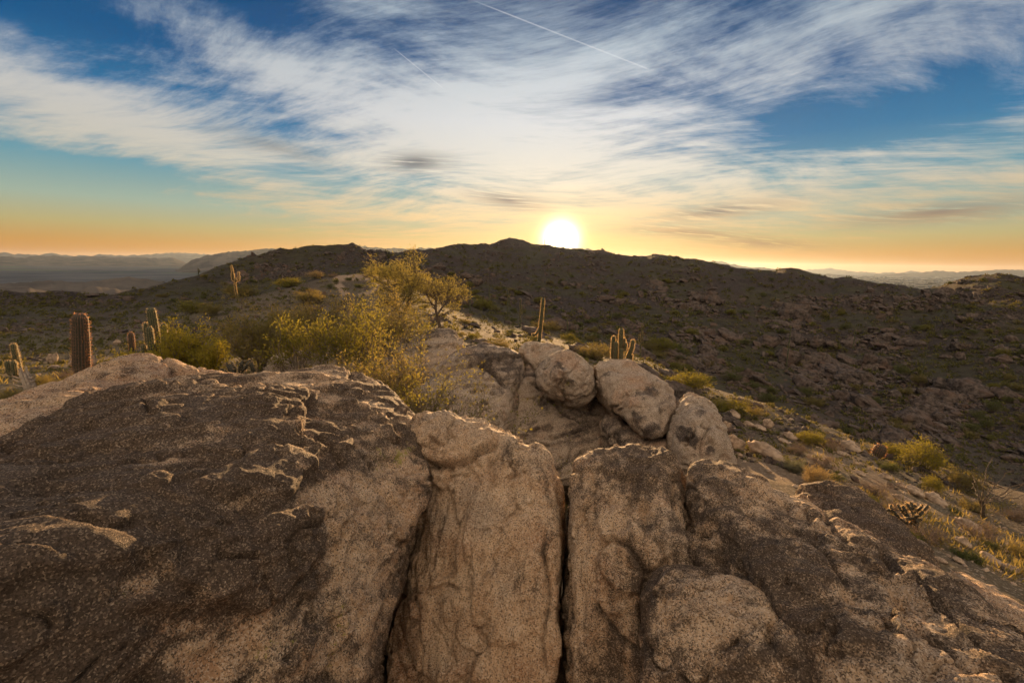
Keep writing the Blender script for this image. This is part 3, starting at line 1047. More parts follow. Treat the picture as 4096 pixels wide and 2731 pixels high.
# the great dark boulder on the left
boulder('huge dark brown boulder filling the lower left of the view',
        [(-500, 1990, 2.3), (0, 1812, 2.55), (280, 1645, 2.75), (430, 1590, 2.9), (577, 1533, 3.05), (815, 1526, 3.15), (1018, 1514, 3.2),
         (1137, 1478, 3.35), (1324, 1447, 3.5), (1420, 1470, 3.5), (1528, 1508, 3.45), (1613, 1600, 3.2), (1668, 1655, 3.05), (1705, 1750, 2.9),
         (1700, 1900, 2.62, 0.4), (1686, 2028, 2.36, 0.4), (1645, 2164, 2.16, 0.4), (1580, 2257, 2.04, 0.3), (1528, 2384, 1.92, 0.3), (1502, 2503, 1.84, 0.3),
         (1434, 2731, 1.74, 0.3), (1380, 3000, 1.66, 0.3), (1320, 3400, 1.6, 0.3), (1260, 1840, 2.52, 0), (1230, 2100, 2.12, 0), (1150, 2450, 1.78, 0), (1000, 2731, 1.6, 0),
         (300, 2731, 1.5, 0), (0, 2600, 1.55, 0), (-500, 2600, 1.55, 0), (700, 3100, 1.4, 0.3), (0, 3100, 1.4, 0.3)],
        thick=0.9, v0=0.041, it=3, seed=3, foot=-2.7, foot_px=900, varnish=0.86, rust=-0.02, lichen=-0.22, amp=1.15, strike=(0.8, 0.75, 0.1),
        cracks=[([(1405, 1500), (1412, 1470), (1430, 1480)], 9, 0.03), ([(1250, 1580), (1235, 1620), (1190, 1640)], 7, 0.03),
                ([(1270, 1745), (1310, 1790), (1345, 1835), (1380, 1870)], 11, 0.06), ([(580, 1640), (590, 1700), (625, 1725)], 8, 0.035)],
        ledges=[([(-300, 1900), (400, 1600), (1000, 1560), (1230, 1600), (1180, 1740), (1260, 1800), (1230, 1890), (1130, 1990), (1270, 2060), (1290, 2150),
                  (1190, 2300), (1050, 2460), (800, 2420), (560, 2230), (250, 2330), (-300, 2500)], 0.045),
                ([(870, 2020), (990, 2010), (1000, 2080), (960, 2150), (930, 2080)], -0.03),
                ([(1180, 2050), (1300, 2060), (1360, 2250), (1330, 2731), (1180, 2731), (1260, 2350)], -0.03),
                ([(480, 2300), (760, 2130), (840, 2170), (620, 2340), (420, 2440)], -0.03)],
        dark=[([(-300, 1950), (400, 1620), (1000, 1580), (1220, 1640), (1170, 1740), (1250, 1810), (1220, 1890), (1130, 1990), (1270, 2060), (1290, 2150),
                (1180, 2300), (1050, 2460), (800, 2420), (560, 2230), (250, 2330), (-300, 2500)], 0.22),
              ([(-300, 2350), (400, 2400), (700, 2731), (-300, 2900)], 0.25)],
        light=[([(1270, 1900), (1420, 1900), (1560, 1830), (1720, 1860), (1690, 2100), (1560, 2300), (1440, 2731), (1180, 2731), (1330, 2150), (1150, 2030)], 0.60),
               ([(480, 2300), (760, 2130), (840, 2170), (620, 2340), (420, 2440)], 0.75),
               ([(560, 2470), (900, 2480), (1250, 2560), (1150, 2731), (760, 2731), (640, 2600)], 0.45),
               ([(870, 2020), (990, 2010), (1000, 2080), (960, 2150), (930, 2080)], 0.5),
               ([(1020, 1500), (1330, 1440), (1560, 1540), (1330, 1600), (1100, 1560)], 0.45), ([(420, 1620), (620, 1600), (700, 1650), (480, 1680)], 0.5)],
        mossy=[([(1480, 1780), (1640, 1790), (1600, 1960), (1500, 2150), (1400, 2450), (1330, 2731), (1270, 2731), (1400, 2200)], 0.6),
               ([(1000, 2580), (1150, 2530), (1200, 2560), (1010, 2640)], 0.55)],
        rusty=[([(560, 2380), (1050, 2380), (1100, 2560), (620, 2560)], 0.45), ([(1290, 1840), (1350, 1850), (1340, 1950), (1300, 1930)], 0.6)])
boulder('reddish tan slab rising behind the huge dark boulder at the left edge',
        [(-500, 1800, 3.3), (0, 1645, 3.4), (208, 1561, 3.6), (298, 1502, 3.8), (441, 1453, 4.0), (536, 1437, 4.1), (655, 1437, 4.15), (798, 1502, 4.0),
         (1000, 1519, 3.7), (1050, 1600, 3.4, 0), (300, 1800, 2.9, 0), (-500, 2100, 2.6, 0), (600, 1650, 3.1, 0)],
        thick=0.7, v0=0.064, it=3, seed=21, foot=-2.4, varnish=-0.05, rust=0.45, amp=1.0, strike=(0.9, 0.6, 0.1),
        cracks=[([(600, 1545), (660, 1530), (690, 1500), (700, 1490)], 12, 0.07), ([(640, 1445), (690, 1480), (740, 1510)], 8, 0.05), ([(180, 1590), (330, 1520), (470, 1480)], 7, 0.03)],
        rusty=[([(300, 1620), (420, 1500), (700, 1480), (680, 1530), (400, 1600)], 0.45)],
        dark=[([(350, 1590), (430, 1495), (540, 1490), (560, 1540)], 0.55), ([(-300, 1760), (0, 1630), (220, 1560), (150, 1620), (-200, 1760)], 0.6)])
# the cleft wall in the middle
boulder('pale tan upright slab in the centre with a hollow face',
        [(1650, 1720, 2.98), (1692, 1676, 3.0), (1801, 1668, 3.02), (1929, 1697, 2.95), (1966, 1735, 2.86), (2075, 1752, 2.8), (2180, 1798, 2.74), (2194, 1872, 2.67),
         (2226, 1940, 2.6, 0.4), (2232, 1990, 2.5, 0.3), (2234, 2300, 2.2, 0.3), (2240, 2731, 1.95, 0.3), (2240, 3100, 1.8, 0.3), (1600, 2000, 3.2, 0.2), (1560, 2300, 3.2, 0.2), (1460, 2731, 3.0, 0.2),
         (1440, 3100, 2.8, 0.2), (1700, 2150, 2.72, 0), (1690, 2400, 2.42, 0), (1700, 2731, 2.16, 0), (1720, 3100, 2.0, 0), (2080, 2250, 2.25, 0), (2020, 2731, 1.98, 0)],
        thick=0.75, v0=0.037, it=3, seed=33, foot=-2.9, varnish=-0.22, rust=0.14, lichen=-0.25, amp=1.2, strike=(0.15, 0.5, 0.9),
        cracks=[([(1670, 1838), (1730, 1862), (1800, 1866), (1860, 1845), (1925, 1800), (1960, 1775), (1985, 1745)], 13, 0.075),
                ([(1600, 2380), (1690, 2395), (1700, 2480)], 6, 0.03), ([(1985, 1745), (1960, 1850), (1975, 1960)], 12, 0.035),
                ([(2175, 2100), (2180, 2250), (2200, 2400), (2170, 2560), (2190, 2731)], 8, 0.035), ([(1930, 2130), (1980, 2110), (2020, 2130)], 7, 0.02),
                ([(1720, 2360), (1790, 2340), (1840, 2360)], 8, 0.03), ([(1650, 2550), (1680, 2680), (1710, 2731)], 8, 0.035)],
        ledges=[([(1690, 1900), (1830, 1950), (1840, 2300), (1720, 2340), (1640, 2200)], -0.035), ([(1905, 2310), (2000, 2290), (2070, 2400), (2060, 2560), (1960, 2580), (1890, 2480)], 0.03),
                ([(1600, 2400), (1850, 2360), (1960, 2700), (1620, 2731)], 0.03)],
        light=[([(1850, 1860), (2150, 1900), (2130, 2250), (1900, 2350), (1800, 2100)], 0.3)],
        dark=[([(1990, 1770), (2180, 1820), (2170, 1960), (2030, 1930)], 0.33), ([(2180, 1900), (2250, 2000), (2250, 2250), (2190, 2200)], 0.3), ([(1450, 2400), (1620, 2300), (1700, 2731), (1450, 2800)], 0.28)],
        rusty=[([(1450, 2300), (1700, 2300), (1900, 2700), (1450, 2800)], 0.35), ([(1680, 1700), (1800, 1690), (1850, 1830), (1690, 1830)], 0.3)])
boulder('broad upright boulder right of the long vertical crack',
        [(2293, 1985, 2.5, 0.3), (2288, 1920, 2.55, 0.3), (2303, 1834, 2.65), (2385, 1790, 2.75), (2477, 1780, 2.8), (2613, 1777, 2.8), (2659, 1808, 2.75), (2706, 1840, 2.72),
         (2724, 1939, 2.6, 0.4), (2762, 2057, 2.45, 0.4), (2786, 2176, 2.3, 0.4), (2794, 2258, 2.2, 0.4), (2300, 2300, 2.15, 0.3), (2306, 2731, 1.9, 0.3), (2306, 3100, 1.75, 0.3), (2750, 2500, 2.02, 0.3),
         (2750, 2731, 1.88, 0.3), (2750, 3100, 1.75, 0.3), (2480, 2150, 2.16, 0)],
        thick=0.75, v0=0.037, it=3, seed=47, foot=-2.9, varnish=0.5, rust=0.08, lichen=-0.3, amp=1.2, strike=(0.1, 0.5, 0.9),
        cracks=[([(2590, 2300), (2560, 2450), (2580, 2600), (2590, 2731)], 16, 0.09), ([(2380, 2200), (2440, 2150), (2520, 2190), (2590, 2290), (2640, 2270)], 10, 0.045),
                ([(2370, 2400), (2420, 2500), (2480, 2560), (2560, 2620)], 10, 0.04), ([(2400, 1990), (2500, 2010), (2560, 2080)], 8, 0.02)],
        ledges=[([(2400, 2160), (2460, 2110), (2600, 2150), (2640, 2250), (2560, 2420), (2450, 2380), (2420, 2270)], 0.04),
                ([(2380, 2420), (2470, 2480), (2480, 2731), (2370, 2731)], -0.03)],
        dark=[([(2300, 1850), (2450, 1800), (2660, 1820), (2700, 1950), (2400, 1990)], 0.25), ([(2410, 2170), (2600, 2160), (2640, 2250), (2560, 2400), (2440, 2350)], 0.4)],
        light=[([(2280, 2000), (2380, 2010), (2600, 2030), (2480, 2110), (2400, 2200), (2400, 2731), (2290, 2731)], 0.3)])
R2 = boulder('huge sloping boulder filling the lower right of the view',
        [(2752, 1850, 2.74), (2845, 1850, 2.8), (2940, 1890, 2.8), (3050, 1930, 2.8), (3191, 2002, 2.75), (3254, 2042, 2.72), (3364, 2118, 2.65), (3442, 2158, 2.62),
         (3520, 2176, 2.62), (3599, 2206, 2.58), (3725, 2256, 2.5), (3834, 2326, 2.4), (3968, 2436, 2.3), (4096, 2537, 2.2), (4400, 2780, 2.1), (2776, 1939, 2.6, 0.3), (2812, 2057, 2.45, 0.3),
         (2838, 2180, 2.3, 0.3), (2835, 2400, 2.1, 0.3), (2850, 2731, 1.8, 0.3), (2850, 3100, 1.6, 0.3), (3300, 2300, 2.1, 0), (3500, 2731, 1.7, 0), (4200, 2950, 1.8, 0.3), (3600, 3100, 1.5, 0.3)],
        thick=0.55, v0=0.036, it=3, seed=59, foot=-3.2, varnish=0.74, rust=0.0, lichen=-0.28, amp=1.0, strike=(0.75, -0.35, -0.55),
        cracks=[([(3150, 2050), (3260, 2140), (3330, 2230), (3400, 2330)], 7, 0.03), ([(3280, 2040), (3350, 2110), (3400, 2150)], 8, 0.05),
                ([(3520, 2190), (3590, 2270), (3620, 2300)], 12, 0.05), ([(3610, 2390), (3640, 2410)], 9, 0.04), ([(3640, 2290), (3740, 2420), (3830, 2540), (3940, 2650)], 7, 0.035),
                ([(3660, 2500), (3800, 2620), (3900, 2731)], 8, 0.035), ([(3040, 2420), (3140, 2560), (3220, 2680)], 8, 0.03)],
        ledges=[([(3530, 2250), (3640, 2320), (3820, 2560), (3960, 2731), (3700, 2731), (3600, 2480)], -0.03), ([(2870, 1900), (3100, 1960), (3300, 2110), (3250, 2160), (3000, 2010)], -0.02)],
        light=[([(3540, 2250), (3640, 2320), (3820, 2560), (3960, 2731), (3720, 2731), (3610, 2480)], 0.45), ([(2740, 1840), (2960, 1880), (3260, 2020), (3560, 2160), (3500, 2200), (3200, 2060), (2900, 1960), (2760, 1980)], 0.40)],
        dark=[([(3000, 2180), (3300, 2250), (3560, 2731), (3250, 2731), (3050, 2400)], 0.22)],
        rusty=[([(3640, 2350), (3760, 2500), (3720, 2600), (3640, 2480)], 0.4)],
        mossy=[([(3400, 2130), (3440, 2150), (3540, 2290), (3500, 2300), (3400, 2190)], 0.4), ([(3820, 2330), (3870, 2360), (3860, 2400), (3820, 2370)], 0.5)])
_rv, _ = get_vn(R2.data)
_rb = BVHTree.FromPolygons((_rv + np.array(R2.location)).tolist(), [tuple(f.vertices) for f in R2.data.polygons])


def on_slab(px, py, off):
    """point on the sloping boulder's face at a pixel, moved along the sight line"""
    v = ray(px, py)
    hit_ = _rb.ray_cast(Vector((0, 0, 0)), Vector(tuple(v)).normalized())[0]
    d = math.hypot(hit_.x, hit_.y) if hit_ is not None else 1.9
    return (px, py, d + off)


boulder('rough rectangular block standing proud at the bottom right of the crack',
        [(2566, 2442, 1.80), (2584, 2330, 1.88), (2640, 2246, 1.95), (2700, 2252, 1.98), (2814, 2270, 2.0), on_slab(2950, 2296, -0.02), on_slab(3042, 2326, 0.0), on_slab(3122, 2442, 0.01), on_slab(3185, 2560, 0.01),
         on_slab(3232, 2677, 0.01), on_slab(3250, 2725, 0.01), (3262, 3100, 1.55), (2572, 2560, 1.72), (2575, 2731, 1.61), (2575, 3100, 1.46), (2640, 2320, 1.85, 0), (2800, 2731, 1.60, 0), (2850, 3100, 1.44, 0)],
        thick=0.4, v0=0.034, it=1, chip=1.3, seed=67, foot=-2.9, varnish=0.72, rust=0.0, lichen=-0.35, amp=0.8, shoulder=0, strike=(0.9, 0.1, -0.3),
        light=[([(2600, 2400), (2800, 2400), (2900, 2520), (2800, 2731), (2640, 2731)], 0.3)], dark=[([(2880, 2600), (3200, 2560), (3260, 2800), (2880, 2800)], 0.3)])
boulder('dark shadowed slab leaning behind the sloping right boulder',
        [(3175, 1985, 3.4), (3285, 1956, 3.5), (3356, 1952, 3.55), (3426, 1970, 3.5), (3520, 2040, 3.35), (3638, 2125, 3.2), (3735, 2247, 3.0), (3760, 2330, 2.8), (3300, 2150, 2.9, 0), (3600, 2300, 2.75, 0)],
        thick=0.5, v0=0.055, it=3, seed=71, foot=-3.3, varnish=1.0, rust=0.1, strike=(0.75, -0.35, -0.55))
boulder('narrow dark ridge of rock just beyond the leaning slab',
        [(3345, 1970, 3.85), (3379, 1936, 3.9), (3426, 1950, 3.9), (3480, 1992, 3.8), (3560, 2058, 3.6), (3700, 2173, 3.4), (3755, 2248, 3.3)],
        thick=0.4, v0=0.055, it=4, seed=73, foot=-3.6, varnish=0.8, rust=0.2, strike=(0.75, -0.35, -0.55))
boulder('smooth rusty brown slab low at the right edge',
        [(3785, 2265, 3.35), (3850, 2272, 3.45), (3950, 2340, 3.3), (4096, 2425, 3.2), (4400, 2620, 3.0), (3850, 2400, 2.9, 0), (4200, 2640, 2.7, 0)],
        thick=0.6, v0=0.06, it=4, seed=79, foot=-3.6, varnish=0.05, rust=0.45, strike=(0.75, -0.35, -0.55), amp=0.6)
# the group behind
BK = dict(mat=GRANITE_FAR, scale=1.7, shoulder=0, inflate=-0.02, amp=0.7, chip=1.5, feather=13.0, dscale=1.25, v0=0.09, levels=2, steps=3.0)
boulder('large rounded grey brown boulder behind the yellow bush, left of a dark cleft',
        [(1600, 1580, 5.5), (1690, 1560, 5.5), (1780, 1480, 5.8), (1836, 1418, 6.0), (1878, 1396, 6.1), (1937, 1367, 6.3), (1997, 1388, 6.2), (2069, 1412, 6.1), (2094, 1446, 6.0), (2068, 1502, 5.8),
         (2036, 1543, 5.6), (2022, 1615, 5.4), (1998, 1674, 5.3), (1988, 1760, 5.1), (1970, 1900, 4.8), (1650, 1700, 5.0), (1650, 1900, 4.7)],
        thick=1.0, it=1, seed=83, foot=-3.2, varnish=0.12, rust=0.02,
        cracks=[([(1900, 1445), (1960, 1475), (2010, 1520), (2040, 1540)], 9, 0.09)], dark=[([(1860, 1410), (1950, 1370), (2080, 1430), (2040, 1500), (1950, 1470)], 0.51)], **BK)
boulder('big dark varnished boulder under the two round ones',
        [(2108, 1452, 6.3), (2090, 1502, 6.1), (2066, 1543, 5.95), (2054, 1615, 5.8), (2032, 1674, 5.7), (2024, 1760, 5.5), (2150, 1460, 6.4), (2210, 1500, 6.3), (2370, 1545, 6.4), (2450, 1560, 6.5), (2480, 1645, 6.2),
         (2470, 1760, 5.75), (2500, 1850, 5.5), (2300, 1950, 5.1), (2066, 1950, 5.2), (2250, 1720, 5.6, 0)],
        thick=0.9, it=1, seed=89, foot=-3.4, varnish=0.5, rust=0.0, lichen=-0.3,
        cracks=[([(2100, 1530), (2180, 1560), (2260, 1640), (2350, 1700)], 8, 0.06)], light=[([(2040, 1560), (2120, 1500), (2150, 1640), (2080, 1760), (2020, 1700)], 0.7)], **BK)
boulder('round speckled boulder with lichen resting on the dark one',
        [(2156, 1466, 5.75), (2184, 1426, 5.8), (2253, 1396, 5.85), (2315, 1402, 5.85), (2366, 1445, 5.8), (2374, 1543, 5.6), (2338, 1590, 5.5), (2277, 1600, 5.45), (2190, 1572, 5.5), (2156, 1515, 5.65), (2265, 1500, 5.25, 0)],
        thick=0.9, it=2, seed=197, varnish=0.02, rust=-0.05, lichen=-0.05, drop=0.2,
        cracks=[([(2330, 1440), (2290, 1480), (2275, 1500)], 6, 0.05)], dark=[([(2220, 1440), (2255, 1450), (2240, 1470), (2215, 1465)], 0.89), ([(2275, 1510), (2310, 1500), (2320, 1530), (2280, 1530)], 0.77)],
        mossy=[([(2262, 1528), (2285, 1530), (2280, 1555), (2262, 1550)], 1.15)], **BK)
boulder('pale boulder peeking out behind the round speckled one',
        [(2082, 1390, 6.5), (2104, 1369, 6.6), (2182, 1376, 6.6), (2241, 1390, 6.5), (2262, 1440, 6.3), (2150, 1480, 6.2), (2090, 1430, 6.35)],
        thick=0.9, it=1, seed=101, varnish=-0.15, lichen=0.05, **BK)
boulder('long pale slanting boulder with black varnish patches',
        [(2368, 1452, 6.0), (2390, 1441, 6.05), (2456, 1452, 6.1), (2462, 1421, 6.2), (2521, 1424, 6.3), (2580, 1474, 6.2), (2645, 1509, 6.1), (2706, 1547, 6.0), (2703, 1633, 5.6), (2670, 1688, 5.4),
         (2642, 1745, 5.2), (2593, 1745, 5.15), (2521, 1690, 5.25), (2432, 1618, 5.5), (2374, 1525, 5.8), (2535, 1580, 5.35, 0)],
        thick=0.7, it=1, seed=103, varnish=-0.12, rust=-0.1, lichen=-0.1, drop=0.2,
        cracks=[([(2640, 1640), (2650, 1690), (2640, 1740)], 6, 0.05), ([(2445, 1450), (2470, 1475), (2500, 1490)], 7, 0.06)],
        dark=[([(2540, 1640), (2600, 1650), (2640, 1730), (2590, 1735), (2530, 1690)], 0.83), ([(2520, 1560), (2620, 1540), (2640, 1600), (2560, 1610)], 0.68), ([(2385, 1460), (2450, 1470), (2440, 1510), (2390, 1500)], 0.68)], **BK)
boulder('flat dark tan slab wedged under the slanting boulder',
        [(2408, 1678, 5.5), (2432, 1652, 5.6), (2550, 1702, 5.6), (2690, 1764, 5.4), (2740, 1830, 5.2), (2491, 1790, 5.1), (2620, 1860, 5.0)],
        thick=0.6, it=1, seed=107, varnish=0.5, rust=0.25, foot=-3.2, **BK)
boulder('whitish upright boulder with black patches and yellow lichen at the end of the row',
        [(2682, 1712, 5.3), (2694, 1641, 5.5), (2728, 1582, 5.7), (2767, 1555, 5.8), (2838, 1590, 5.8), (2880, 1655, 5.7), (2904, 1735, 5.5), (2936, 1865, 5.2), (2798, 1850, 4.9), (2718, 1795, 5.0), (2790, 1690, 5.12, 0)],
        thick=0.8, it=1, seed=109, varnish=-0.25, rust=-0.1, lichen=0.05, foot=-3.5,
        cracks=[([(2800, 1840), (2805, 1760), (2850, 1690)], 6, 0.05)],
        dark=[([(2780, 1630), (2815, 1640), (2810, 1680), (2785, 1670)], 1.15), ([(2705, 1700), (2760, 1705), (2790, 1760), (2770, 1790), (2710, 1760)], 1.21), ([(2820, 1790), (2860, 1800), (2850, 1820), (2815, 1815)], 1.15)], **BK)
boulder('grey boulder with a pointed right end above the yellow bush',
        [(1470, 1420, 7.6), (1560, 1362, 7.9), (1634, 1341, 8), (1700, 1330, 8), (1765, 1317, 8), (1806, 1311, 8), (1836, 1350, 7.9), (1866, 1404, 7.6), (1870, 1480, 7.2), (1500, 1510, 7.2)],
        thick=1.0, it=1, seed=113, varnish=0.2, foot=-3.0, **BK)
boulder('low grey boulder among the bushes behind the dark boulder',
        [(1065, 1470, 5.3), (1085, 1430, 5.5), (1150, 1403, 5.6), (1215, 1398, 5.65), (1272, 1412, 5.6), (1290, 1470, 5.3)],
        thick=0.7, it=1, seed=117, varnish=0.05, foot=-2.8, **BK)
boulder('tall grey boulder half hidden by twigs behind the dark boulder',
        [(1290, 1470, 5.2), (1300, 1410, 5.5), (1340, 1385, 5.6), (1395, 1392, 5.6), (1408, 1420, 5.5), (1415, 1500, 5.2)],
        thick=0.6, it=1, seed=119, varnish=0.0, foot=-2.8, **BK)
# ------------------------------------------------------------------ plant materials
def leaf_mat(name, c1, c2, trans=0.5, tcol=None):
    m, t, out = mat_new(name)
    rnd = t.new('ShaderNodeNewGeometry').outputs['Random Per Island']
    orn = t.new('ShaderNodeObjectInfo').outputs['Random']
    f = t.m('FRACT', t.add(rnd, t.mul(orn, 0.35)))
    col = t.mix(f, c1, c2)
    d = t.new('ShaderNodeBsdfDiffuse')
    t.put(d.inputs[0], col)
    tr = t.new('ShaderNodeBsdfTranslucent')
    t.put(tr.inputs[0], t.mix(f, tcol, tuple(c * 0.8 for c in tcol)) if tcol else col)
    mx = t.new('ShaderNodeMixShader')
    mx.inputs[0].default_value = trans
    t.l.new(d.outputs[0], mx.inputs[1])
    t.l.new(tr.outputs[0], mx.inputs[2])
    t.l.new(mx.outputs[0], out.inputs[0])
    return m


def plain_mat(name, c1, c2, scale, rough=0.85, coords='Object'):
    m, t, out = mat_new(name)
    tc = t.new('ShaderNodeTexCoord').outputs[coords]
    nz = t.noise(tc, scale, 4, 0.65)
    b = t.new('ShaderNodeBsdfPrincipled')
    t.put(b.inputs['Base Color'], t.mix(t.ss(nz, 0.3, 0.7), c1, c2))
    b.inputs['Roughness'].default_value = rough
    b.inputs['Specular IOR Level'].default_value = 0.2
    bp = t.new('ShaderNodeBump')
    bp.inputs['Distance'].default_value = 0.01
    t.put(bp.inputs['Height'], nz)
    t.l.new(bp.outputs[0], b.inputs['Normal'])
    t.l.new(b.outputs[0], out.inputs[0])
    return m


LEAF_GOLD = leaf_mat('leaf_yellow_green', (0.075, 0.092, 0.02), (0.19, 0.17, 0.036), 0.5, (0.33, 0.275, 0.045))
LEAF_GOLD_LIT = leaf_mat('leaf_yellow_green_lit', (0.14, 0.14, 0.024), (0.30, 0.245, 0.045), 0.55, (0.50, 0.38, 0.05))  # lit copy of the yellow green leaf, missing sunlight put into its colour
LEAF_OLIVE = leaf_mat('leaf_olive', (0.10, 0.10, 0.032), (0.19, 0.165, 0.06), 0.5, (0.34, 0.25, 0.07))
LEAF_GREEN = leaf_mat('leaf_green', (0.055, 0.072, 0.024), (0.11, 0.125, 0.042), 0.4, (0.17, 0.17, 0.045))
LEAF_TREE = leaf_mat('leaf_tree', (0.11, 0.11, 0.038), (0.21, 0.185, 0.07), 0.5, (0.36, 0.29, 0.075))
LEAF_GREY = leaf_mat('leaf_grey_green', (0.12, 0.13, 0.085), (0.20, 0.20, 0.13), 0.35, (0.20, 0.19, 0.10))
LEAF_SCRUB = leaf_mat('leaf_scrub', (0.05, 0.058, 0.02), (0.15, 0.135, 0.05), 0.35, (0.20, 0.165, 0.05))
LEAF_STRAW = leaf_mat('leaf_straw', (0.22, 0.17, 0.085), (0.34, 0.26, 0.13), 0.4, (0.40, 0.27, 0.10))
TWIG_DRY = leaf_mat('twig_dry', (0.15, 0.10, 0.075), (0.26, 0.19, 0.145), 0.2, (0.24, 0.16, 0.11))
BARK = plain_mat('bark', (0.06, 0.045, 0.032), (0.14, 0.105, 0.075), 30)
TWIG = plain_mat('twig_bark', (0.10, 0.075, 0.05), (0.20, 0.16, 0.115), 20)
GREY_WOOD = plain_mat('bleached_wood', (0.24, 0.19, 0.15), (0.42, 0.35, 0.28), 40)


# ------------------------------------------------------------------ branching plants
class Geo:
    def __init__(self):
        self.v, self.f, self.n = [], [], 0

    def add(self, V, Fc):
        self.v.append(np.asarray(V, np.float32))
        self.f.append(np.asarray(Fc, np.int32) + self.n)
        self.n += len(V)

    def mesh(self, name, smooth=False):
        return mesh_np(name, np.vstack(self.v), np.vstack(self.f), smooth)


def tube(geo, pts, r0, r1, sides=5):
    pts = np.asarray(pts, float)
    n = len(pts)
    t = np.gradient(pts, axis=0)
    t /= np.linalg.norm(t, axis=1)[:, None] + 1e-9
    ref = np.array([0.31, 0.17, 0.93]) if abs(t[0][2]) < 0.9 else np.array([1.0, 0.2, 0.0])
    a = np.cross(t, ref)
    a /= np.linalg.norm(a, axis=1)[:, None] + 1e-9
    b = np.cross(t, a)
    r = np.linspace(r0, r1, n)
    ang = np.linspace(0, 2 * math.pi, sides, endpoint=False)
    V = (pts[:, None, :] + r[:, None, None] * (np.cos(ang)[None, :, None] * a[:, None, :] + np.sin(ang)[None, :, None] * b[:, None, :])).reshape(-1, 3)
    i = np.arange(n * sides).reshape(n, sides)
    j = np.roll(i, -1, 1)
    geo.add(V, np.stack([i[:-1], j[:-1], j[1:], i[1:]], -1).reshape(-1, 4))


def leaves(geo, pos, dirs, length, width, rg, spread=0.9):
    """a quad for each leaf, hung about its twig's direction"""
    n = len(pos)
    d = dirs + rg.normal(size=(n, 3)) * spread
    d /= np.linalg.norm(d, axis=1)[:, None] + 1e-9
    s = np.cross(d, rg.normal(size=(n, 3)))
    s /= np.linalg.norm(s, axis=1)[:, None] + 1e-9
    L = length * (0.6 + 0.8 * rg.random(n))[:, None]
    W = width * (0.6 + 0.8 * rg.random(n))[:, None]
    V = np.stack([pos, pos + d * L * 0.5 + s * W * 0.5, pos + d * L, pos + d * L * 0.5 - s * W * 0.5], 1).reshape(-1, 3)
    geo.add(V, np.arange(4 * n).reshape(n, 4))


def grow(rg, height, spread, stems, depth=3, kids=4, lean=(0, 0), wig=0.22, up=0.25, trunk=None, r0=0.012, n_leaf=3000, leaf=(0.03, 0.012),
         leaf_from=0.35, leaf_spread=0.9, jitter=0.03, taper=0.62, sides=4):
    """returns wood and foliage geometry of a branching plant that stands on the origin"""
    wood, fol = Geo(), Geo()
    segs = []

    def branch(p, d, L, r, lev):
        n = 5 if lev == 0 else 4
        pts = [p]
        d = d / np.linalg.norm(d)
        for k in range(n):
            d = d + rg.normal(size=3) * wig
            d[2] += up * 0.5
            d[:2] += np.array(lean) * 0.06
            d /= np.linalg.norm(d)
            pts.append(pts[-1] + d * L / n)
        tube(wood, pts, r, r * 0.45, sides if lev < 2 else 3)
        pts = np.array(pts)
        if lev >= depth - 2:
            segs.append((pts, lev))
        if lev < depth - 1:
            for k in range(kids):
                t = 0.25 + 0.75 * (k + rg.random()) / kids
                q = t * n
                i = min(int(q), n - 1)
                pp = pts[i] + (pts[i + 1] - pts[i]) * (q - i)
                dd = (pts[i + 1] - pts[i]) / (L / n) + rg.normal(size=3) * 0.62
                branch(pp, dd, L * taper * (0.7 + 0.5 * rg.random()) * (1.15 - 0.4 * t), r * 0.5, lev + 1)

    if trunk is not None:                       # trunks given as polylines, limbs start on them
        for pts, ra, rb in trunk:
            pts = np.array(pts)
            tube(wood, pts, ra, rb, 7)
            for k in range(stems):
                t = 0.28 + 0.72 * (k + rg.random()) / stems
                q = t * (len(pts) - 1)
                i = min(int(q), len(pts) - 2)
                pp = pts[i] + (pts[i + 1] - pts[i]) * (q - i)
                a = rg.random() * 2 * math.pi
                dd = np.array([math.cos(a) * spread, math.sin(a) * spread, 0.75])
                branch(pp, dd, height * 0.42 * (0.7 + 0.5 * rg.random()), rb * 0.8, 0)
    else:
        for k in range(stems):
            a = 2 * math.pi * (k + rg.random()) / stems
            rr = spread * math.sqrt(rg.random())
            dd = np.array([math.cos(a) * rr, math.sin(a) * rr, 1.0])
            L = height * (0.62 + 0.35 * rg.random()) / math.sqrt(1 + 0.35 * rr * rr)
            branch(np.array([math.cos(a), math.sin(a), 0]) * 0.03 * height, dd, L * 0.8, r0, 0)
    # leaves on the outer twigs
    P0, D0 = [], []
    wts = np.array([np.linalg.norm(s[0][-1] - s[0][0]) for s in segs])
    cnt = rg.multinomial(n_leaf, wts / wts.sum())
    for (pts, lev), c in zip(segs, cnt):
        if c == 0:
            continue
        t = (leaf_from + (1 - leaf_from) * rg.random(c)) * (len(pts) - 1)
        i = np.minimum(t.astype(int), len(pts) - 2)
        q = pts[i] + (pts[i + 1] - pts[i]) * (t - i)[:, None]
        P0.append(q + rg.normal(size=(c, 3)) * jitter)
        D0.append((pts[i + 1] - pts[i]) / (np.linalg.norm(pts[i + 1] - pts[i], axis=1)[:, None] + 1e-9))
    leaves(fol, np.vstack(P0), np.vstack(D0), leaf[0], leaf[1], rg, leaf_spread)
    return wood, fol


def plant(name, label, cat, loc, wood, fol, wmat, fmat, rot=0.0, wood_name='stems', fol_name='foliage', group=None):
    r = bpy.data.objects.new(name, None)
    C.objects.link(r)
    r.location = loc
    r.rotation_euler = (0, 0, rot)
    r.empty_display_size = 0.1
    link(wood_name, wood.mesh(wood_name, True), wmat, r)
    link(fol_name, fol.mesh(fol_name), fmat, r)
    return tag(r, label, cat, group)


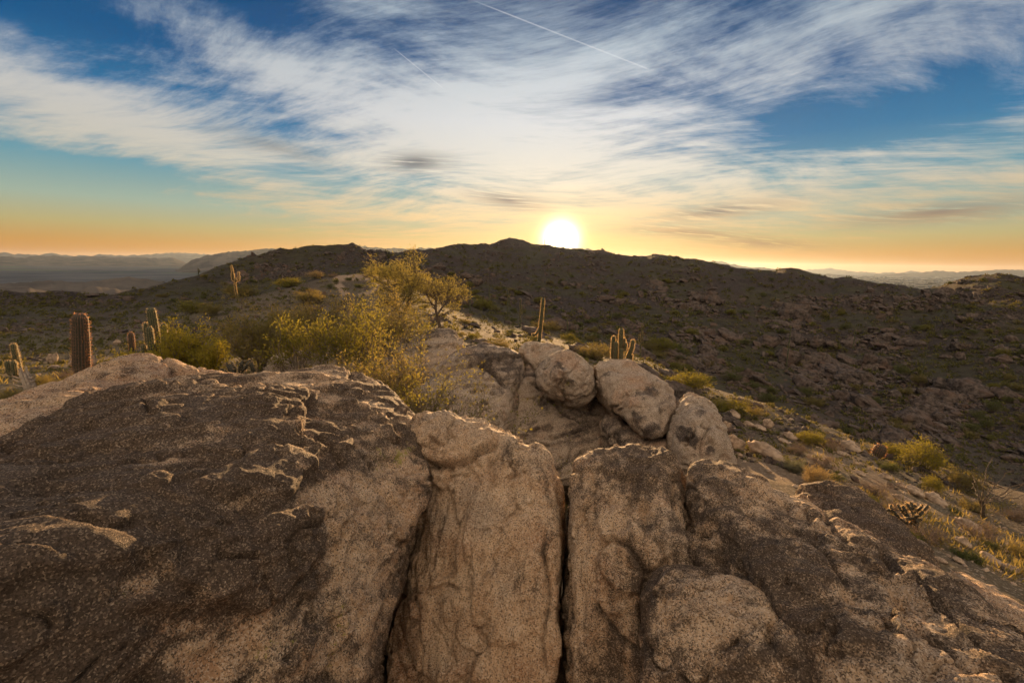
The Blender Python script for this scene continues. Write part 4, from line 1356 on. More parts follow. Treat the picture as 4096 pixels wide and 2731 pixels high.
def at_ground(px, d):
    """ground point at horizontal distance d in the direction of column px"""
    py = 1200.0
    for _ in range(5):
        v = ray(px, py)
        k = d / math.hypot(v[0], v[1])
        x, y = v[0] * k, v[1] * k
        z = ground_z(x, y)
        py = float(project(np.array([[x, y, z]]))[1][0])
    return np.array([x, y, z - 0.03])


def hpx(px, py_top, base):
    """height of a thing that stands on base and reaches the pixel row"""
    d = math.hypot(base[0], base[1])
    return float(P(px, py_top, d)[2] - base[2])


G_ = np.random.default_rng
# near bushes: column, distance, top row, and how they look
b = at_ground(735, 6.6)
plant('creosote_bush', 'bright yellow green feathery bush behind the left slab, below the thick column cactus', 'bush', b,
      *grow(G_(1), hpx(735, 1290, b), 0.62, 15, 3, 5, wig=0.16, up=0.42, n_leaf=7000, leaf=(0.034, 0.013), jitter=0.04, lean=(0.5, 0), r0=0.009), TWIG, LEAF_GOLD_LIT)
b = at_ground(560, 6.9)
plant('creosote_bush', 'low sparse golden bush between the barrel cactus and the feathery bush', 'bush', b,
      *grow(G_(2), hpx(560, 1400, b), 0.8, 9, 3, 4, wig=0.2, up=0.3, n_leaf=2600, leaf=(0.034, 0.013), jitter=0.03, r0=0.008), TWIG, LEAF_GOLD_LIT)
b = at_ground(855, 6.3)
plant('creosote_bush', 'golden bush right of the feathery one, before the grey twiggy shrub', 'bush', b,
      *grow(G_(3), hpx(855, 1370, b), 0.5, 9, 3, 4, wig=0.16, up=0.42, n_leaf=3600, leaf=(0.032, 0.013), jitter=0.03, lean=(0.5, 0), r0=0.008), TWIG, LEAF_GOLD_LIT)
b = at_ground(1040, 8.2)
plant('twiggy_shrub', 'large grey olive twiggy shrub in the middle of the bushes', 'bush', b,
      *grow(G_(4), hpx(1040, 1225, b), 0.75, 15, 4, 4, wig=0.25, up=0.3, n_leaf=9000, leaf=(0.055, 0.009), jitter=0.03, r0=0.014, leaf_spread=0.6), TWIG, LEAF_OLIVE)
b = at_ground(1190, 6.6)
plant('creosote_bush', 'thin yellow green bush with long bare wands beside the grey boulder', 'bush', b,
      *grow(G_(5), hpx(1190, 1260, b), 0.5, 9, 3, 4, wig=0.14, up=0.42, n_leaf=2600, leaf=(0.034, 0.013), jitter=0.03, lean=(-0.4, 0), r0=0.009), TWIG, LEAF_GOLD)
b = at_ground(1400, 6.9)
plant('creosote_bush', 'tall dense yellow green bush in front of the trees', 'bush', b,
      *grow(G_(6), hpx(1400, 1195, b), 0.75, 16, 3, 5, wig=0.19, up=0.36, n_leaf=7500, leaf=(0.036, 0.013), jitter=0.04, lean=(-0.4, 0), r0=0.012), TWIG, LEAF_GOLD)
b = at_ground(1640, 5.2)
plant('creosote_bush', 'near leafy yellow green bush in the gap beside the dark boulder', 'bush', b,
      *grow(G_(7), hpx(1640, 1345, b), 0.55, 15, 3, 5, wig=0.2, up=0.34, n_leaf=5600, leaf=(0.026, 0.013), jitter=0.03, r0=0.010, leaf_from=0.2), TWIG, LEAF_GOLD)
b = at_ground(1530, 5.6)
plant('creosote_bush', 'dense olive bush touching the back of the dark boulder', 'bush', b,
      *grow(G_(8), hpx(1530, 1330, b), 0.75, 14, 3, 5, wig=0.2, up=0.34, n_leaf=5500, leaf=(0.03, 0.012), jitter=0.035, r0=0.010), TWIG, LEAF_OLIVE)
b = at_ground(1860, 4.9)
plant('creosote_bush', 'small bright sprig of leaves against the rounded grey boulder', 'bush', b,
      *grow(G_(9), hpx(1860, 1425, b), 0.55, 7, 3, 4, wig=0.2, up=0.34, n_leaf=1500, leaf=(0.026, 0.013), jitter=0.025, r0=0.007), TWIG, LEAF_GOLD)
b = at_ground(1280, 9.0)
plant('creosote_bush', 'tall loose olive bush left of the dense yellow one', 'bush', b,
      *grow(G_(10), hpx(1280, 1180, b), 0.7, 13, 3, 5, wig=0.2, up=0.36, n_leaf=7000, leaf=(0.045, 0.014), jitter=0.05, r0=0.012), TWIG, LEAF_OLIVE)
b = at_ground(1520, 9.5)
plant('creosote_bush', 'broad yellow olive bush at the foot of the gnarled tree', 'bush', b,
      *grow(G_(13), hpx(1520, 1190, b), 0.8, 16, 3, 5, wig=0.2, up=0.34, n_leaf=9000, leaf=(0.045, 0.014), jitter=0.05, r0=0.012), TWIG, LEAF_OLIVE)
b = at_ground(1690, 10.5)
plant('creosote_bush', 'golden bush between the two small trees', 'bush', b,
      *grow(G_(14), hpx(1690, 1240, b), 0.8, 13, 3, 5, wig=0.2, up=0.34, n_leaf=6000, leaf=(0.045, 0.014), jitter=0.05, r0=0.012), TWIG, LEAF_GOLD)
b = at_ground(1730, 5.0)
plant('creosote_bush', 'yellow green bush spreading over the foot of the rounded grey boulder', 'bush', b,
      *grow(G_(15), hpx(1730, 1400, b), 0.55, 10, 3, 5, wig=0.22, up=0.3, n_leaf=2600, leaf=(0.026, 0.013), jitter=0.03, r0=0.009, leaf_from=0.2), TWIG, LEAF_GOLD)
# small trees
for cfg in (
    dict(px=1605, d=13.5, seed=11, line=[(1603, 1345), (1606, 1290), (1622, 1235), (1642, 1180), (1640, 1140)], second=[(1607, 1300), (1590, 1240), (1580, 1190), (1560, 1150)], top=1040,
         label='gnarled small tree with a dark twisted trunk and feathery olive crown', nl=8000, ht=1.9),
    dict(px=1765, d=15.0, seed=12, line=[(1775, 1305), (1752, 1275), (1742, 1235), (1745, 1195), (1735, 1170)], second=[(1748, 1260), (1772, 1225), (1790, 1200)], top=1100,
         label='slender small tree with a crooked trunk right of the gnarled one', nl=3600, ht=1.7)):
    base = at_ground(cfg['px'], cfg['d'])
    mk = lambda ln: [P(x, y, cfg['d'] + 0.05 * k) - base for k, (x, y) in enumerate(ln)]
    l1, l2 = mk(cfg['line']), mk(cfg['second'])
    l1[0] = np.array([l1[0][0], l1[0][1], min(l1[0][2], -0.05)])
    wd, fl = grow(G_(cfg['seed']), cfg['ht'], 1.25, 8, 3, 5, wig=0.24, up=0.16, trunk=[(l1, 0.06, 0.026), (l2, 0.036, 0.018)], n_leaf=cfg['nl'], leaf=(0.085, 0.013), jitter=0.10,
                  leaf_spread=0.55, lean=(-0.2, 0))
    plant('palo_verde_tree', cfg['label'], 'tree', base, wd, fl, BARK, LEAF_TREE, wood_name='trunk', fol_name='crown')


# ------------------------------------------------------------------ cacti
def cactus_mat(name, c1, c2):
    m, t, out = mat_new(name)
    crest = t.attr('crest')
    tc = t.new('ShaderNodeTexCoord').outputs['Object']
    nz = t.noise(tc, 14, 4, 0.6)
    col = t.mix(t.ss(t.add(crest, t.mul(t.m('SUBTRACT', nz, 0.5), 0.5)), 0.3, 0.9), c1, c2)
    b_ = t.new('ShaderNodeBsdfPrincipled')
    t.put(b_.inputs['Base Color'], col)
    b_.inputs['Roughness'].default_value = 0.7
    t.l.new(b_.outputs[0], out.inputs[0])
    return m


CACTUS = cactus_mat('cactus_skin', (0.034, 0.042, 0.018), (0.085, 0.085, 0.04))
BARREL = cactus_mat('barrel_skin', (0.030, 0.027, 0.014), (0.085, 0.052, 0.032))
SPINE = leaf_mat('pale_spines', (0.10, 0.085, 0.055), (0.17, 0.14, 0.09), 0.7, (0.80, 0.56, 0.28))
SPINE_RED = leaf_mat('reddish_spines', (0.12, 0.06, 0.04), (0.20, 0.10, 0.06), 0.6, (0.70, 0.34, 0.17))


def column(path, radius, ribs, rg, spine_len=0.03, detail=1.0):
    """ribbed column along a path with a domed end; returns skin mesh data and spine geometry"""
    path = np.asarray(path, float)
    seg = np.linalg.norm(np.diff(path, axis=0), axis=1)
    s = np.concatenate([[0], np.cumsum(seg)])
    L = s[-1]
    m_ = max(10, int(26 * detail))
    ss_ = np.concatenate([np.linspace(0, L - radius, m_, endpoint=False), L - radius + radius * np.sin(np.linspace(0, math.pi / 2, 9))])
    c = np.stack([np.interp(ss_, s, path[:, k]) for k in range(3)], 1)
    t = np.gradient(c, axis=0)
    t /= np.linalg.norm(t, axis=1)[:, None] + 1e-9
    a = np.cross(t, [0.05, 1, 0.02])
    a /= np.linalg.norm(a, axis=1)[:, None]
    bb = np.cross(t, a)
    rr = radius * (0.82 + 0.18 * np.sin(np.clip(ss_ / L, 0, 1) * math.pi * 0.8 + 0.4))
    cap = np.clip((ss_ - (L - radius)) / radius, 0, 1)
    rr = rr * np.sqrt(np.maximum(1 - cap ** 2, 0.0004))
    ns = ribs * 4
    ang = np.arange(ns) * 2 * math.pi / ns
    cr = 0.5 + 0.5 * np.cos(ang * ribs)
    mod = 1 - 0.17 * (1 - cr)
    V = c[:, None, :] + rr[:, None, None] * mod[None, :, None] * (np.cos(ang)[None, :, None] * a[:, None, :] + np.sin(ang)[None, :, None] * bb[:, None, :])
    n = len(c)
    i = np.arange(n * ns).reshape(n, ns)
    j = np.roll(i, -1, 1)
    Fq = np.stack([i[:-1], j[:-1], j[1:], i[1:]], -1).reshape(-1, 4)
    crest = np.broadcast_to(cr[None, :], (n, ns)).ravel()
    # spines stand in clusters along each crest
    sp = Geo()
    crest_i = np.arange(0, ns, 4)
    step = radius * 0.42
    zz = np.arange(0.1 * L, L - radius * 0.02, step)
    pos, dirs = [], []
    for z_ in zz:
        k = np.searchsorted(ss_, z_) - 1
        k = min(max(k, 0), n - 2)
        f_ = (z_ - ss_[k]) / max(ss_[k + 1] - ss_[k], 1e-6)
        ring = V[k, crest_i] * (1 - f_) + V[k + 1, crest_i] * f_
        cc = c[k] * (1 - f_) + c[k + 1] * f_
        out_ = ring - cc
        out_ /= np.linalg.norm(out_, axis=1)[:, None] + 1e-9
        upb = cap[k] * 1.2
        for q in range(4):
            pos.append(ring)
            dirs.append(out_ + t[k] * upb)
    pos, dirs = np.vstack(pos), np.vstack(dirs)
    leaves(sp, pos, dirs, spine_len, spine_len * 0.075, rg, 0.55)
    return V.reshape(-1, 3), Fq, crest, sp


def cactus(name, label, cat, loc, cols, seed, mat=None, smat=None, spine=0.028, group=None, detail=1.0, parts=True):
    """cols: list of (path, radius, ribs); the first is the stem, the others are arms"""
    rg = G_(seed)
    root = bpy.data.objects.new(name, None)
    C.objects.link(root)
    root.location = loc
    root.empty_display_size = 0.1
    for k, (path, radius, ribs) in enumerate(cols):
        V, Fq, cr, sp = column(path, radius, ribs, rg, spine, detail)
        nm = 'stem' if k == 0 else 'arm'
        me = mesh_np(nm, V, Fq)
        set_attr(me, 'crest', cr)
        o = link(nm, me, mat or CACTUS, root)
        link('spines', sp.mesh('spines'), smat or SPINE, o)
    return tag(root, label, cat, group)


def arm(x, z0, out, top, y=0.0, droop=0.0):
    """arm that leaves the stem at height z0, goes out sideways and turns up"""
    sx = 1 if out > 0 else -1
    return [(x, y, z0), (x + out * 0.55, y, z0 - droop), (x + out * 0.9, y, z0 + 0.10 * abs(out) - droop), (x + out, y, z0 + 0.5 * abs(out)), (x + out * 1.02, y, top)]


b = at_ground(322, 8.5)
h = hpx(322, 1252, b)
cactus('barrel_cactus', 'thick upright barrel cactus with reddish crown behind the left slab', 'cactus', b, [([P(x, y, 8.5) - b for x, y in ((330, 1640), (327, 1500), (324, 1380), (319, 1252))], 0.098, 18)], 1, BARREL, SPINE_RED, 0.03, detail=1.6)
b = at_ground(628, 11.0)
h = hpx(628, 1228, b)
cactus('saguaro', 'stout column cactus with small round arms in the yellow bush', 'cactus', b,
       [([(0.05, 0, 0), (0.02, 0, h * 0.5), (0, 0, h)], 0.078, 14), (arm(0, h - 0.75, 0.24, h - 0.30, -0.05), 0.055, 10), (arm(0, h - 0.95, 0.35, h - 0.42, 0.02), 0.058, 10),
        (arm(0, h - 0.8, 0.06, h - 0.34, -0.16), 0.056, 10), (arm(0, h - 0.85, -0.16, h - 0.30, 0.05), 0.05, 10), (arm(0, h - 1.15, -0.15, h - 0.70, -0.08), 0.05, 10)], 2)
b = at_ground(76, 9.0)
h = hpx(76, 1372, b)
cactus('saguaro', 'slim dark cactus with two stubby arms at the left edge', 'cactus', b,
       [([(0.02, 0, 0), (0, 0, h)], 0.035, 12), (arm(0, h - 0.40, -0.06, h - 0.22, -0.05), 0.034, 10), (arm(0, h - 0.40, 0.05, h - 0.21, -0.08), 0.032, 10)], 3, spine=0.02)
b = at_ground(2165, 22)
h = hpx(2165, 1192, b)
cactus('saguaro', 'tall slim saguaro with one curled low arm behind the round boulder', 'cactus', b,
       [([(-0.10, 0, 0), (-0.05, 0, h * 0.4), (0.05, 0, h)], 0.085, 14), ([(-0.05, 0, h * 0.40), (-0.16, -0.05, h * 0.28), (-0.26, -0.1, h * 0.20), (-0.40, -0.1, h * 0.16), (-0.42, -0.1, h * 0.22)], 0.055, 10)], 4, spine=0.045)
b = at_ground(2472, 11.5)
h = hpx(2472, 1312, b)
sc_ = 11.5 / 1820
cactus('saguaro', 'many armed saguaro with glowing edges behind the slanting boulder', 'cactus', b,
       [([(0, 0, 0), (0, 0, h * 0.5), (0.0, 0, h)], 9.5 * sc_, 14),
        (arm(0, h - 125 * sc_, -25 * sc_, h - 34 * sc_, 0.10), 8.2 * sc_, 12), (arm(0, h - 160 * sc_, -22 * sc_, h - 50 * sc_, -0.14), 8.4 * sc_, 12), (arm(0, h - 140 * sc_, -4 * sc_, h - 73 * sc_, -0.22), 8 * sc_, 12),
        (arm(0, h - 80 * sc_, 15 * sc_, h - 40 * sc_, 0.06), 6.5 * sc_, 10), (arm(0, h - 85 * sc_, 17 * sc_, h - 56 * sc_, -0.06), 6 * sc_, 10),
        ([(0, 0, h - 170 * sc_), (22 * sc_, 0, h - 150 * sc_), (33 * sc_, 0, h - 115 * sc_), (45 * sc_, 0, h - 78 * sc_), (48 * sc_, 0, h - 45 * sc_)], 8.4 * sc_, 12),
        ([(30 * sc_, 0, h - 140 * sc_), (44 * sc_, 0, h - 132 * sc_), (47 * sc_, 0, h - 104 * sc_)], 4.5 * sc_, 8)], 5, spine=0.032)
b = at_ground(944, 38)
h = hpx(936, 1062, b)
k_ = float(b @ F_) / 1820 * 0.85
cactus('saguaro', 'candelabra saguaro with three tall arms on the left hillside', 'cactus', b,
       [([(0.12, 0, 0), (0.05, 0, h * 0.5), (-0.10, 0, h)], 3.6 * k_, 12), (arm(0.05, h - 68 * k_, -10 * k_, h - 31 * k_), 3.2 * k_, 10), (arm(0.05, h - 70 * k_, 21 * k_, h - 28 * k_), 3.2 * k_, 10), (arm(0.05, h - 78 * k_, 12 * k_, h - 54 * k_, -0.2), 2.8 * k_, 8)], 6, spine=0.05)
for n_, (px, d, top, r_px, label, arms) in enumerate((
        (1880, 48, 1150, 3.0, 'short saguaro on the slope left of the sunbeam gully', 0), (1957, 62, 1148, 2.6, 'small lone saguaro stem above the short one', 0),
        (2030, 52, 1152, 2.6, 'pair stemmed saguaro on the slope below the peak', 1), (2080, 40, 1193, 3.0, 'slim saguaro left of the tall one', 1),
        (2268, 36, 1270, 2.8, 'small saguaro right of the tall one', 0), (2560, 30, 1295, 3.0, 'small forked saguaro behind the many armed one', 2),
        (2738, 19, 1482, 3.6, 'slender saguaro in the golden bush beyond the boulder row', 1), (3145, 75, 1300, 2.6, 'thin saguaro above the row of brown rocks', 0),
        (3098, 160, 1176, 2.4, 'thin saguaro on the upper right slope', 0), (3690, 85, 1370, 2.2, 'thin saguaro on the shaded right slope', 0),
        (3412, 110, 1295, 2.2, 'short saguaro left of the pale rocks on the right slope', 0), (3735, 130, 1290, 2.0, 'slim saguaro below the right hilltop', 0),
        (655 + 140, 118, 1072, 2.0, 'dark saguaro with a fork on the left skyline', 1), (1000, 150, 1026, 1.8, 'dark saguaro stem highest on the left skyline', 0),
        (1140, 163, 1000, 1.6, 'pair of thin stems near the top of the left hill', 1))):
    b = at_ground(px, d)
    h = max(hpx(px, top, b), 0.5)
    k_ = float(b @ F_) / 1820 * b[1] / math.hypot(b[0], b[1])
    cols_ = [([(0, 0, -0.1), (0, 0, h)], r_px * k_, 9)]
    if arms >= 1:
        cols_.append((arm(0, h * 0.45, 7 * k_, h * 0.8), r_px * 0.85 * k_, 8))
    if arms >= 2:
        cols_.append((arm(0, h * 0.4, -7 * k_, h * 0.7), r_px * 0.85 * k_, 8))
    cactus('saguaro', label, 'cactus', b, cols_, 20 + n_, spine=1.0 * k_, group='saguaros on the slopes', detail=0.5)
b = at_ground(3514, 13.4)
h = hpx(3520, 1776, b)
cactus('barrel_cactus', 'dark red barrel cactus on the right slope beside a round bush', 'cactus', b, [([(-0.06, 0, 0), (-0.02, 0, h * 0.5), (0.05, 0, h)], 0.125, 18)], 41, BARREL, SPINE_RED, 0.05)
b = at_ground(530, 14.0)
h = hpx(533, 1328, b)
cactus('barrel_cactus', 'tiny dark barrel cactus on the slope left of the stout column cactus', 'cactus', b, [([(0, 0, 0), (0.02, 0, max(h, 0.3))], 0.06, 12)], 42, BARREL, SPINE_RED, 0.03, detail=0.6)
# bleached skeleton of a dead cactus
b = at_ground(112, 6.4)
h = hpx(105, 1450, b)
sk = Geo()
for k in range(9):
    a = 2 * math.pi * k / 9
    top = h * (0.72 + 0.28 * random.random())
    ca_, sa_ = math.cos(a) * 0.032, math.sin(a) * 0.032
    tube(sk, [(ca_ + 0.05, sa_, -0.1), (ca_ + 0.03, sa_, h * 0.4), (ca_ * 0.9, sa_ * 0.9, h * 0.7), (ca_ * 0.8 - 0.01, sa_ * 0.8, top)], 0.016, 0.008, 5)
for q in (0.35, 0.48, 0.58):
    for sgn in (-1, 1):
        tube(sk, [(0.02, 0, h * q), (0.02 + sgn * 0.07, -0.02, h * (q + 0.02)), (0.02 + sgn * 0.11, -0.03, h * (q + 0.08)), (0.02 + sgn * 0.10, -0.03, h * (q + 0.15))], 0.010, 0.003, 5)
tag(link('cactus_skeleton', sk.mesh('cactus_skeleton', True), GREY_WOOD), 'bleached wooden skeleton of a dead cactus at the left edge', 'dead cactus').location = b


# cholla: chains of short spiny joints
def cholla(label, loc, height, n, seed):
    rg = G_(seed)
    root = bpy.data.objects.new('cholla_cactus', None)
    C.objects.link(root)
    root.location = loc
    body, sp = Geo(), Geo()

    def chain(p, d, lev):
        L = height * 0.30 * (0.8 + 0.4 * rg.random())
        d = d / np.linalg.norm(d)
        q = p + d * L
        pts = [p, p + (q - p) * 0.15, p + (q - p) * 0.5, p + (q - p) * 0.9, q]
        r = height * 0.045
        nn = 5
        t = d
        a = np.cross(t, [0.3, 0.8, 0.5])
        a /= np.linalg.norm(a)
        bb = np.cross(t, a)
        rad = r * np.array([0.6, 1, 1, 0.85, 0.2])
        ang = np.linspace(0, 2 * math.pi, 8, endpoint=False)
        V = (np.array(pts)[:, None, :] + rad[:, None, None] * (np.cos(ang)[None, :, None] * a + np.sin(ang)[None, :, None] * bb)).reshape(-1, 3)
        i = np.arange(40).reshape(5, 8)
        j = np.roll(i, -1, 1)
        body.add(V, np.stack([i[:-1], j[:-1], j[1:], i[1:]], -1).reshape(-1, 4))
        k = rg.integers(0, 40, 70)
        c_ = np.repeat(np.array(pts), 8, 0)
        o_ = V[k] - c_[k]
        leaves(sp, V[k], o_ / (np.linalg.norm(o_, axis=1)[:, None] + 1e-9), height * 0.06, height * 0.008, rg, 0.5)
        if lev < 3:
            for _ in range(2 if lev < 2 else 1 + int(rg.random() < 0.5)):
                chain(q, d + rg.normal(size=3) * 0.65 + np.array([0, 0, 0.25]), lev + 1)

    for _ in range(n):
        chain(np.array([rg.normal() * 0.05, rg.normal() * 0.05, -0.02]), np.array([rg.normal() * 0.6, rg.normal() * 0.6, 1.0]), 0)
    link('joints', body.mesh('joints', True), BARREL, root)
    link('spines', sp.mesh('spines'), SPINE, root)
    return tag(root, label, 'cactus')


b = at_ground(1000, 5.6)
cholla('bushy pale cholla cactus glowing just behind the dark boulder', b, max(hpx(1000, 1452, b), 0.4), 7, 51)
b = np.array(hit(3655, 2115)[0])
cholla('small pale cholla cactus on the grassy slope at the right', b, 0.34, 4, 52)

# wand like ocotillo stems at the right edge
b = at_ground(3930, 10.2)
rg = G_(61)
dd0 = 10.2
oroot = bpy.data.objects.new('ocotillo', None)
C.objects.link(oroot)
oroot.location = b
for tgt in ([(3928, 1985), (3935, 1930), (3955, 1850), (3975, 1825)], [(3940, 1990), (3975, 1950), (4020, 1900), (4055, 1878)], [(3935, 2005), (3990, 1985), (4050, 1945), (4110, 1925)],
            [(3935, 2008), (4000, 1990), (4060, 1960), (4120, 1915)], [(3925, 1990), (3895, 1960), (3890, 1935), (3910, 1920)], [(3940, 2000), (3955, 1960), (3960, 1930), (4010, 1925)],
            [(3935, 2010), (4010, 2000), (4070, 1985), (4130, 1975)], [(3920, 1985), (3905, 1930), (3890, 1900)], [(3930, 2005), (3980, 1990), (4030, 1960), (4050, 1940)]):
    pts = [np.zeros(3) + rg.normal(size=3) * 0.02] + [P(x, y, dd0 + 0.15 * (k - 1) + rg.normal() * 0.1) - b for k, (x, y) in enumerate(tgt)]
    pts = np.array(pts)
    tt = np.linspace(0, len(pts) - 1, 16)
    fine_ = np.stack([np.interp(tt, range(len(pts)), pts[:, k]) for k in range(3)], 1)
    fine_[1:-1] = (fine_[:-2] + 2 * fine_[1:-1] + fine_[2:]) / 4 + rg.normal(size=(14, 3)) * 0.012
    oc = Geo()
    tube(oc, fine_, 0.010, 0.003, 5)
    link('wand', oc.mesh('wand', True), BARK, oroot)
tag(oroot, 'spray of bare arching ocotillo wands at the right edge', 'shrub')

# ------------------------------------------------------------------ bushes on the right shoulder and single bushes farther off
def bush_mesh(seed, height, spread, stems, n_leaf, leaf, depth=3, kids=4, wmat=None, fmat=None, wig=0.2, up=0.3, spread_leaf=0.8, jitter=0.05, r0=0.012):
    wd, fl = grow(G_(seed), height, spread, stems, depth, kids, wig=wig, up=up, n_leaf=n_leaf, leaf=leaf, jitter=jitter, leaf_spread=spread_leaf, r0=r0, sides=3)
    return wd.mesh('stems', True), fl.mesh('foliage'), wmat, fmat


BUSH = {
    'gold': bush_mesh(101, 1.0, 0.95, 16, 5000, (0.045, 0.014), fmat=LEAF_GOLD, wmat=TWIG),
    'green': bush_mesh(102, 1.0, 1.0, 18, 5000, (0.042, 0.014), fmat=LEAF_GREEN, wmat=TWIG),
    'olive': bush_mesh(103, 1.0, 0.9, 16, 5000, (0.05, 0.013), fmat=LEAF_OLIVE, wmat=TWIG),
    'dry': bush_mesh(104, 1.0, 1.1, 18, 2600, (0.06, 0.007), depth=4, kids=3, fmat=TWIG_DRY, wmat=TWIG, spread_leaf=0.6),
    'straw': bush_mesh(105, 1.0, 0.75, 26, 3200, (0.12, 0.007), depth=2, kids=3, fmat=LEAF_STRAW, wmat=TWIG, wig=0.08, up=0.1, spread_leaf=0.25),
    'grey': bush_mesh(106, 1.0, 0.7, 22, 3600, (0.09, 0.010), depth=2, kids=3, fmat=LEAF_GREY, wmat=TWIG, wig=0.1, up=0.15, spread_leaf=0.3),
    'mat': bush_mesh(107, 0.6, 1.6, 22, 4500, (0.035, 0.02), fmat=LEAF_GREEN, wmat=TWIG),
}
for k, v in BUSH.items():
    v[0].materials.append(v[2])
    v[1].materials.append(v[3])
BUSH_H = {k: max(v.co.z for v in BUSH[k][1].vertices) for k in BUSH}
BUSH_W = {}
for k in BUSH:
    xs = sorted(v.co.x for v in BUSH[k][1].vertices)
    BUSH_W[k] = xs[int(len(xs) * 0.97)] - xs[int(len(xs) * 0.03)]


def put_bush(kind, px, py, w_px, h_px, label, name='desert_bush', group=None, cat='bush', rot=None, d=None):
    """a bush whose foot stands at the pixel and which is w by h pixels large"""
    if d is None:
        loc, dist = hit(px, py)
        if loc is None:
            return None
        loc = np.array(loc)
    else:
        loc = at_ground(px, d)
    d = math.hypot(loc[0], loc[1])
    s = float(loc @ F_) / FPX
    r = bpy.data.objects.new(name, None)
    C.objects.link(r)
    r.location = (loc[0], loc[1], loc[2] - 0.01 * d ** 0.5)
    r.rotation_euler = (0, 0, random.random() * 6.28 if rot is None else rot)
    sw = w_px * s * loc[1] / d / BUSH_W[kind]
    r.scale = (sw, sw, h_px * s / BUSH_H[kind])
    r.empty_display_size = 0.1
    for nm, me in (('stems', BUSH[kind][0]), ('foliage', BUSH[kind][1])):
        link(nm, me, None, r)
    return tag(r, label, cat, group)


for a in (
    # right shoulder
    ('gold', 3690, 1880, 190, 140, 'large airy golden bush right of the red barrel cactus'),
    ('gold', 3560, 1830, 110, 75, 'sparse golden bush just behind the red barrel cactus'),
    ('olive', 3850, 1960, 170, 120, 'dusky golden bush in front of the ocotillo'),
    ('gold', 3730, 1960, 90, 70, 'dark gold bush below the large airy one'),
    ('green', 3560, 1885, 95, 55, 'round dark green bush at the foot of the red barrel cactus'),
    ('olive', 3885, 2040, 140, 60, 'low mossy green bush under the ocotillo'),
    ('dry', 3500, 1975, 160, 75, 'pinkish grey dry brush on the sandy slope'),
    ('grey', 3175, 1890, 90, 75, 'blue grey tufted plant above the sloping right boulder'),
    ('straw', 3260, 1935, 110, 105, 'straw coloured grass clump above the sloping right boulder'),
    ('dry', 3290, 1870, 110, 75, 'grey brown brush behind the straw clump'),
    ('dry', 3190, 1820, 90, 70, 'grey thorny brush beside the flat lit rock'),
    ('green', 3345, 1920, 70, 40, 'small bright green plant beside the straw clump'),
    ('gold', 3240, 1775, 110, 65, 'brown and yellow bush on the edge of the slope'),
    ('dry', 3330, 1800, 90, 60, 'orange brown brush on the edge of the slope'),
    ('gold', 2920, 1655, 150, 75, 'golden bush behind the whitish boulder'),
    ('olive', 3010, 1665, 80, 55, 'small golden bush right of the whitish boulder'),
    ('gold', 2760, 1560, 150, 85, 'golden bush behind the long slanting boulder'),
    ('dry', 3560, 2050, 110, 70, 'brown twiggy brush beyond the narrow dark ridge'),
    ('mat', 3480, 2005, 60, 30, 'low green tuft before the pinkish brush'),
    ('green', 3820, 2050, 70, 35, 'small green plant left of the mossy bush'),
    ('dry', 3720, 2170, 170, 90, 'large dry twiggy bush behind the rusty slab'),
    ('dry', 3930, 2160, 180, 100, 'purplish dry bush on the slope at the right edge'),
    ('mat', 3640, 2150, 110, 45, 'yellow green leafy mat above the narrow dark ridge'),
    ('mat', 3860, 2230, 120, 45, 'leafy green mat between rocks at the right'),
    ('green', 3960, 2190, 90, 40, 'green bush at the far right of the slope'),
    ('olive', 4070, 2220, 120, 70, 'olive bush cut by the right edge'),
    ('dry', 4060, 2080, 130, 70, 'thorny dry bush under the ocotillo wands'),
    # behind the boulders and on the knoll
    ('gold', 2640, 1400, 110, 60, 'golden bush on the slope above the slanting boulder'),
    ('olive', 2390, 1440, 170, 85, 'yellowish brush behind the round speckled boulder'),
    ('olive', 2180, 1330, 120, 60, 'bush left of the tall saguaro foot'),
    ('gold', 1930, 1240, 90, 55, 'golden bush on the slope above the trees'),
    ('olive', 1990, 1400, 110, 60, 'low bush behind the rounded grey boulder'),
    ('olive', 955, 1190, 150, 72, 'broad olive bush below the candelabra saguaro'),
    ('gold', 770, 1255, 110, 65, 'golden brown bush on the left slope'),
    ('olive', 850, 1265, 100, 75, 'olive bush beside the golden brown one'),
    ('gold', 1155, 1150, 100, 48, 'pale golden bush at the edge of the knoll'),
    ('straw', 1265, 1112, 60, 40, 'straw coloured bush left of the path'),
    ('gold', 1520, 1115, 110, 60, 'golden bush at the top of the path'),
    ('dry', 1335, 1108, 45, 22, 'pink dry brush on the knoll top'),
    ('dry', 1470, 1110, 40, 22, 'pink dry tuft beside the path'),
    ('green', 1395, 1122, 36, 20, 'small dark shrub inside the bend of the path'),
    ('green', 1500, 1130, 40, 24, 'dark shrub at the right side of the path'),
    ('green', 1320, 1155, 36, 30, 'dark shrub left of the path'),
    ('olive', 1240, 1215, 130, 75, 'wide dark bush on the slope below the knoll'),
    ('green', 1435, 1150, 50, 22, 'low dark shrub below the path bend'),
    ('olive', 165, 1545, 130, 70, 'dark brush beside the barrel cactus'),
    ('dry', 250, 1520, 120, 60, 'brown brush at the foot of the barrel cactus'),
    ('olive', 60, 1600, 150, 70, 'dark brush in front of the slim cactus'),
    ('gold', 1790, 1420, 90, 55, 'yellow bush right of the pointed grey boulder'),
    ('green', 1020, 1410, 100, 60, 'dark green bush behind the cholla'),
    ('gold', 1620, 1160, 90, 60, 'golden bush behind the gnarled tree'),
):
    put_bush(*a)

